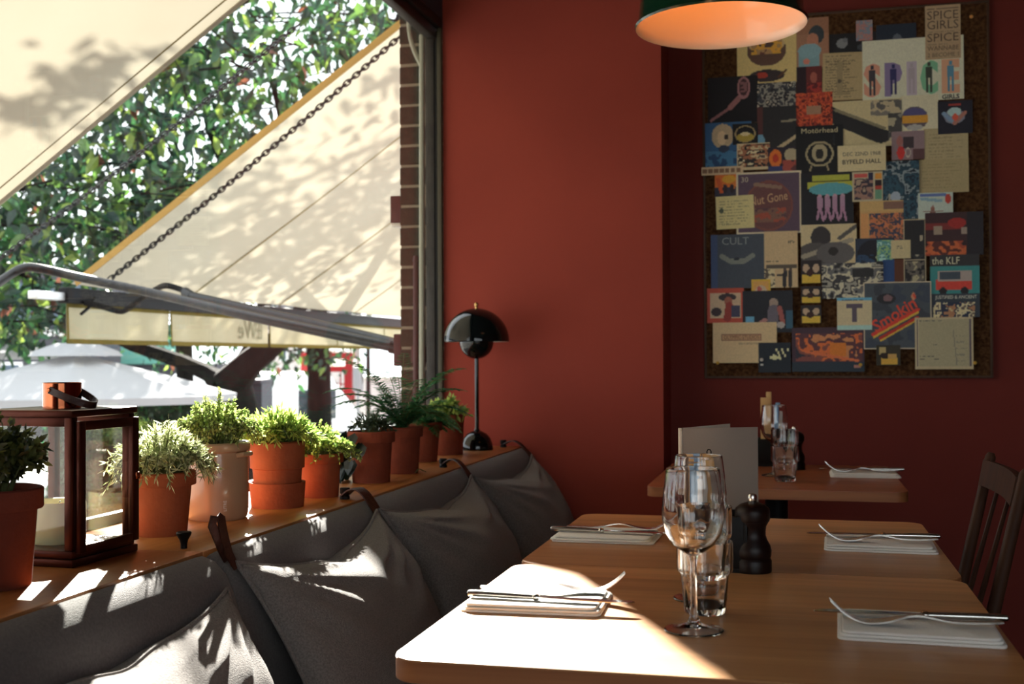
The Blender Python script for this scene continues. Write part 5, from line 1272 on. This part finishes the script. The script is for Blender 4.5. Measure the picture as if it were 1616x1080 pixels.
P_((1345, 271, 1393, 318), (130, 122, 100), [('r', .06, .06, .5, .2, (140, 60, 56)), ('ph', [(60, 50, 56), (110, 84, 74), (40, 36, 44), (120, 104, 88)], 5, (.06, .24, .68, .92)), ('r', .54, .04, .7, .28, (30, 30, 48)), ('r', .74, .06, .96, .26, (150, 100, 40)), ('r', .76, .3, .96, .5, (30, 22, 24)), ('r', .76, .5, .96, .6, (120, 44, 36)), ('r', .74, .62, .96, .95, (70, 104, 84))], 'small comic-like sheet of coloured panels')
P_((1393, 254, 1451, 346), (24, 38, 48), [('ph', [(20, 30, 40), (30, 52, 64), (24, 40, 50), (90, 100, 104), (18, 26, 34)], 6), ('r', .15, .55, .2, .85, (110, 108, 96)), ('e', .35, .62, .14, .1, (110, 120, 130))], 'dark teal stage photograph in the middle of the board')
P_((1357, 317, 1426, 382), (140, 110, 70), [('r', 0, 0, 1, .26, (140, 116, 74)), ('r', .03, .30, .2, .98, (150, 106, 66)), ('ph', [(60, 50, 50), (120, 70, 50), (44, 44, 56), (140, 84, 56), (90, 60, 44)], 7, (.22, .3, 1, .98)), ('r', .55, .02, 1, .22, (90, 66, 56))], 'print of warm wooden interiors in several panels')
P_((1449, 304, 1504, 351), (130, 140, 132), [('r', .05, .03, .80, .12, (64, 80, 122)), ('b', .1, .2, .65, .28, .05, (90, 116, 126)), ('e', .42, .55, .05, .12, (100, 66, 56)), ('b', .42, .6, .2, .95, .03, (80, 50, 46)), ('b', .42, .6, .65, .95, .03, (80, 50, 46)), ('b', .15, .62, .7, .62, .02, (96, 80, 74)), ('e', .86, .22, .09, .16, (130, 44, 36))], 'pale blue print of a figure with spread legs')
P_((1264, 354, 1352, 428), (142, 130, 100), [('e', .36, .28, .18, .24, (36, 34, 36)), ('e', .25, .72, .36, .34, (54, 52, 52)), ('b', .05, .68, .9, .35, .05, (110, 104, 90)), ('e', .62, .62, .34, .24, (64, 62, 62)), ('e', .58, .58, .09, .09, (30, 28, 28)), ('b', .7, .3, 1, .05, .04, (60, 58, 56))], 'large black and white print of a bent guitarist')
P_((1350, 376, 1412, 440), (30, 36, 48), [('e', .45, .4, .4, .36, (22, 22, 28)), ('ph', [(24, 30, 42), (30, 46, 68), (20, 22, 28), (100, 110, 84)], 5, (0, .4, .7, 1))], 'dark navy print of a singer beside the guitarist')
P_((1384, 379, 1409, 412), (90, 124, 120), [('ph', [(120, 150, 140), (60, 104, 104), (100, 130, 90), (40, 80, 90)], 3)], 'small blue-green print left of the cream card')
P_((1393, 410, 1427, 447), (28, 48, 84), [('r', .55, 0, 1, 1, (60, 34, 24))], 'plain dark blue print in the middle of the board')
P_((1426, 346, 1461, 446), (26, 26, 28), [('ph', [(22, 22, 24), (34, 34, 36), (110, 106, 92)], 5, (.08, .56, .92, .64)), ('e', .8, .3, .08, .05, (120, 112, 94)), ('ph', [(26, 26, 28), (70, 66, 60), (120, 114, 90)], 4, (.08, .66, .92, .98)), ('r', 0, .63, 1, .65, (120, 112, 92))], 'tall black strip of photos with a cream border', border=(2, (122, 114, 92)))
P_((1406, 379, 1437, 408), (140, 130, 98), [('l', .3, .3, .75, .5, 2, (80, 74, 60))], 'small blank cream card over the black strip')
P_((1460, 335, 1552, 403), (40, 26, 28), [('r', 0, .25, .65, .4, (84, 32, 30)), ('r', .15, .32, .3, .5, (110, 98, 84)), ('r', .62, .36, .82, .5, (110, 98, 88)), ('ph', [(60, 30, 28), (140, 70, 40), (120, 50, 34), (34, 24, 26)], 6, (0, .66, .7, 1)), ('e', .55, .25, .16, .12, (110, 30, 28)), ('r', .72, 0, 1, 1, (26, 24, 28))], 'dark red collage of small photographs at the right')
P_((1468, 402, 1546, 501), (40, 96, 96), [('r', 0, 0, 1, .18, (34, 34, 36)), ('r', .12, .40, .84, .56, (150, 46, 38)), ('r', .16, .26, .84, .42, (120, 110, 104)), ('r', .2, .28, .62, .40, (44, 52, 60)), ('e', .26, .58, .08, .06, (24, 24, 26)), ('e', .7, .58, .08, .06, (24, 24, 26)), ('r', 0, .62, 1, 1, (36, 42, 48)), ('ph', [(140, 130, 96), (120, 84, 60), (30, 34, 48), (150, 140, 110), (70, 60, 56)], 7, (.05, .76, .9, 1))], 'print of a small red van on teal with white lettering',
   text=[('the KLF', .32, .10, .12, (160, 150, 124), {'fit': .56}), ('JUSTIFIED & ANCIENT', .52, .68, .055, (160, 152, 136), {'fit': .84})])
P_((1122, 370, 1207, 455), (44, 50, 58), [('r', 0, 0, .12, 1, (40, 52, 78)), ('b', .2, .40, .36, .50, .045, (86, 90, 84)), ('b', .36, .50, .62, .50, .045, (86, 90, 84)), ('b', .62, .50, .78, .40, .045, (86, 90, 84)), ('e', .48, .46, .05, .03, (30, 34, 40))], 'slate blue print with a pale winged shape', text=[('CULT', .46, .13, .14, (92, 98, 98), {'fit': .5})])
P_((1206, 365, 1259, 454), (140, 122, 92), [('l', .7, .16, .92, .22, 2, (80, 70, 56)), ('l', .03, .50, .5, .56, 1, (50, 44, 40)), ('r', .05, .60, .98, .66, (60, 54, 48)), ('ph', [(146, 134, 104), (150, 138, 108), (60, 54, 48), (146, 134, 104)], 5, (.0, .66, .32, 1)), ('b', .62, .72, .60, .94, .06, (34, 32, 34)), ('b', .78, .72, .77, .94, .06, (40, 38, 38)), ('b', .40, .78, .62, .78, .02, (34, 32, 34)), ('e', .62, .69, .05, .03, (60, 50, 46)), ('e', .78, .69, .05, .03, (60, 50, 46))], 'cream card with two tiny dark figures at its foot')
P_((1186, 441, 1216, 472), (160, 120, 44), [('r', .12, .12, .88, .88, (150, 112, 60)), ('e', .5, .55, .28, .24, (140, 124, 104)), ('e', .42, .5, .12, .14, (130, 64, 60))], 'tiny yellow square print')
P_((1116, 455, 1174, 510), (130, 54, 42), [('r', .08, .14, .92, .86, (140, 122, 100)), ('e', .55, .26, .24, .11, (40, 36, 38)), ('e', .58, .38, .11, .14, (110, 64, 52)), ('b', .6, .5, .55, .86, .10, (104, 40, 36)), ('e', .25, .68, .14, .13, (40, 34, 38)), ('r', .66, .5, .9, .84, (44, 44, 60))], 'red-bordered print of a person in a flat cap')
P_((1172, 459, 1251, 525), (24, 26, 31), [('e', .62, .30, .09, .12, (110, 96, 86)), ('b', .62, .45, .60, .72, .11, (70, 66, 74)), ('b', .74, .42, .80, .75, .05, (110, 60, 56)), ('b', .30, .82, .45, .7, .05, (120, 84, 80)), ('e', .76, .82, .08, .08, (120, 114, 110)), ('r', .06, .62, .24, .8, (70, 116, 140)), ('r', .86, .48, 1, .9, (34, 60, 76))], 'dark print of a seated figure in a patterned coat')
for k, (a, b_) in enumerate(((411, 447), (452, 478), (482, 510))):
    P_((1264, a, 1296, b_), (30, 26, 28), [('r', .06, .62, .96, .98, (160, 124, 46)), ('e', .25, .35, .16, .2, (130, 112, 92)), ('e', .75, .35, .16, .2, (130, 112, 92)), ('e', .45, .55, .18, .16, (40, 26, 24))], ['topmost of three small black and yellow prints in a column', 'middle one of three small black and yellow prints in a column', 'lowest of three small black and yellow prints in a column'][k])
P_((1297, 415, 1394, 471), (50, 50, 52), [('ph', [(30, 30, 32), (70, 70, 70), (140, 136, 118), (40, 40, 42), (110, 108, 98), (28, 28, 30)], 7), ('r', .55, .04, .82, .14, (150, 144, 124)), ('r', .50, .15, .84, .4, (30, 30, 32))], 'black and white photograph of a band above the letter T card')
P_((1125, 509, 1226, 573), (146, 128, 96), [('r', .14, .28, .76, .46, (104, 72, 56)), ('r', .155, .30, .745, .44, (132, 104, 76)), ('l', .4, .48, .9, .56, 1, (124, 108, 82))], 'cream letter with a boxed brown heading at the lower left', text=[('OLYMPIC STUDIOS', .45, .37, .10, (88, 54, 42), {'fit': .55})])
P_((1197, 541, 1248, 588), (22, 27, 33), [('r', .54+.085*i-.05*j, .20+.10*j, .60+.085*i-.05*j, .28+.10*j, (150, 146, 112)) for j in range(4) for i in range(5) if (i+j) % 2 == 0] + [('e', .5, .50, .16, .07, (150, 146, 112)), ('e', .1, .74, .04, .04, (120, 120, 116))], 'black print with a small pale checkered flag shape')
P_((1250, 517, 1364, 587), (44, 32, 40), [('ph', [(34, 34, 42), (90, 50, 46), (150, 74, 40), (60, 36, 40), (140, 92, 60)], 6, (.05, .12, .98, .75)), ('r', .52, .34, .75, .66, (150, 84, 32)), ('b', .2, .55, .9, .75, .03, (150, 76, 46)), ('r', 0, .78, 1, 1, (28, 36, 44)), ('e', .9, .88, .05, .04, (120, 84, 76))], 'glowing orange studio scene at the board foot')
P_((1363, 445, 1470, 551), (42, 47, 54), [('ph', [(38, 42, 48), (46, 52, 58), (40, 46, 56)], 4), ('e', .34, .25, .14, .08, (28, 28, 32)), ('e', .36, .24, .07, .05, (84, 64, 66)), ('b', .14, .78, .80, .42, .028, (150, 44, 34)), ('b', .15, .82, .80, .46, .016, (160, 120, 44)), ('b', .24, .84, .80, .53, .022, (130, 34, 28)), ('b', .25, .875, .80, .565, .012, (160, 120, 44)), ('e', .74, .22, .03, .06, (150, 96, 70))], 'slate print with a slanted red and yellow stroke', text=[("Smokin'", .46, .48, .19, (168, 52, 40), {'fit': .68, 'angle': 30, 'bold': .0012})], border=(2, (146, 136, 116)))
P_((1321, 470, 1376, 521), (142, 132, 104), [('r', 0, 0, 1, .1, (70, 120, 140)), ('r', 0, .86, 1, 1, (120, 146, 140)), ('l', .05, .03, .9, .1, 1, (40, 60, 84))], 'white card with a single big capital letter', text=[('T', .50, .50, .52, (62, 56, 66), {'bold': .004})])
P_((1444, 501, 1536, 583), (132, 122, 96), [('r', .06, .04, .95, .94, (118, 112, 88)), ('r', .03, .03, .055, .95, (60, 52, 62)), ('r', .93, .03, .96, .95, (60, 52, 62)), ('l', .08, .05, .6, .09, 1, (60, 58, 60)), ('b', .66, .25, .72, .93, .008, (90, 86, 74)), ('l', .3, .5, .6, .56, 1, (60, 58, 54)), ('l', .06, .72, .45, .84, 2, (60, 58, 54)), ('l', .7, .3, .92, .9, 5, (96, 92, 78))], 'framed grey-green letter with a long signature at the lower right')
P_((1383, 545, 1421, 577), (34, 32, 26), [('r', .12, .08, .4, .5, (130, 116, 76)), ('r', .2, .62, .88, .95, (160, 116, 44)), ('e', .4, .52, .28, .16, (30, 22, 18)), ('r', .5, .45, .85, .66, (140, 110, 60))], 'small yellow and black print hanging at the bottom edge')
P_((1322, 229, 1398, 270), (148, 138, 106), [], 'buff ticket card with two typed lines below the dark diagonal', text=[('DEC 22ND 1968', .5, .34, .15, (60, 54, 44), {'fit': .78}), ('BYFELD HALL', .5, .64, .17, (54, 48, 40), {'fit': .80, 'bold': .0004})])
P_((1314, 212, 1318, 228), (20, 22, 26), [], 'thin black slip beside the round emblem')
for (x, y, m, l) in ((1132.5, 573, 'pin', 'yellow pin at the foot of the boxed-heading letter'), (1539, 573, 'pin', 'yellow pin right of the framed letter with signature'), (1533, 26, 'pin_orange', 'orange pin in the top right corner of the pinboard'), (1202, 568, 'sachet_white', 'white pin on the black checkered-flag print'), (1358, 576, 'pin', 'pale pin at the corner of the orange studio scene')):
    p = at(x, y, 'y', YB-.05); p.y = YB-.046
    t = thing('push_pin', l, 'pin', p, 0, 'pins on the pinboard')
    Q = Matrix.Rotation(R(90), 4, 'X')
    obj('head', lathe(B(), [(0, -.004), (.005, -.003), (.0062, .0015), (.0052, .0055), (0, .007)], 14, M=Q), M[m], t)
    obj('needle', tube(B(), [(0, .004, 0), (0, .032, 0)], .0007, 5), M['steel'], t)
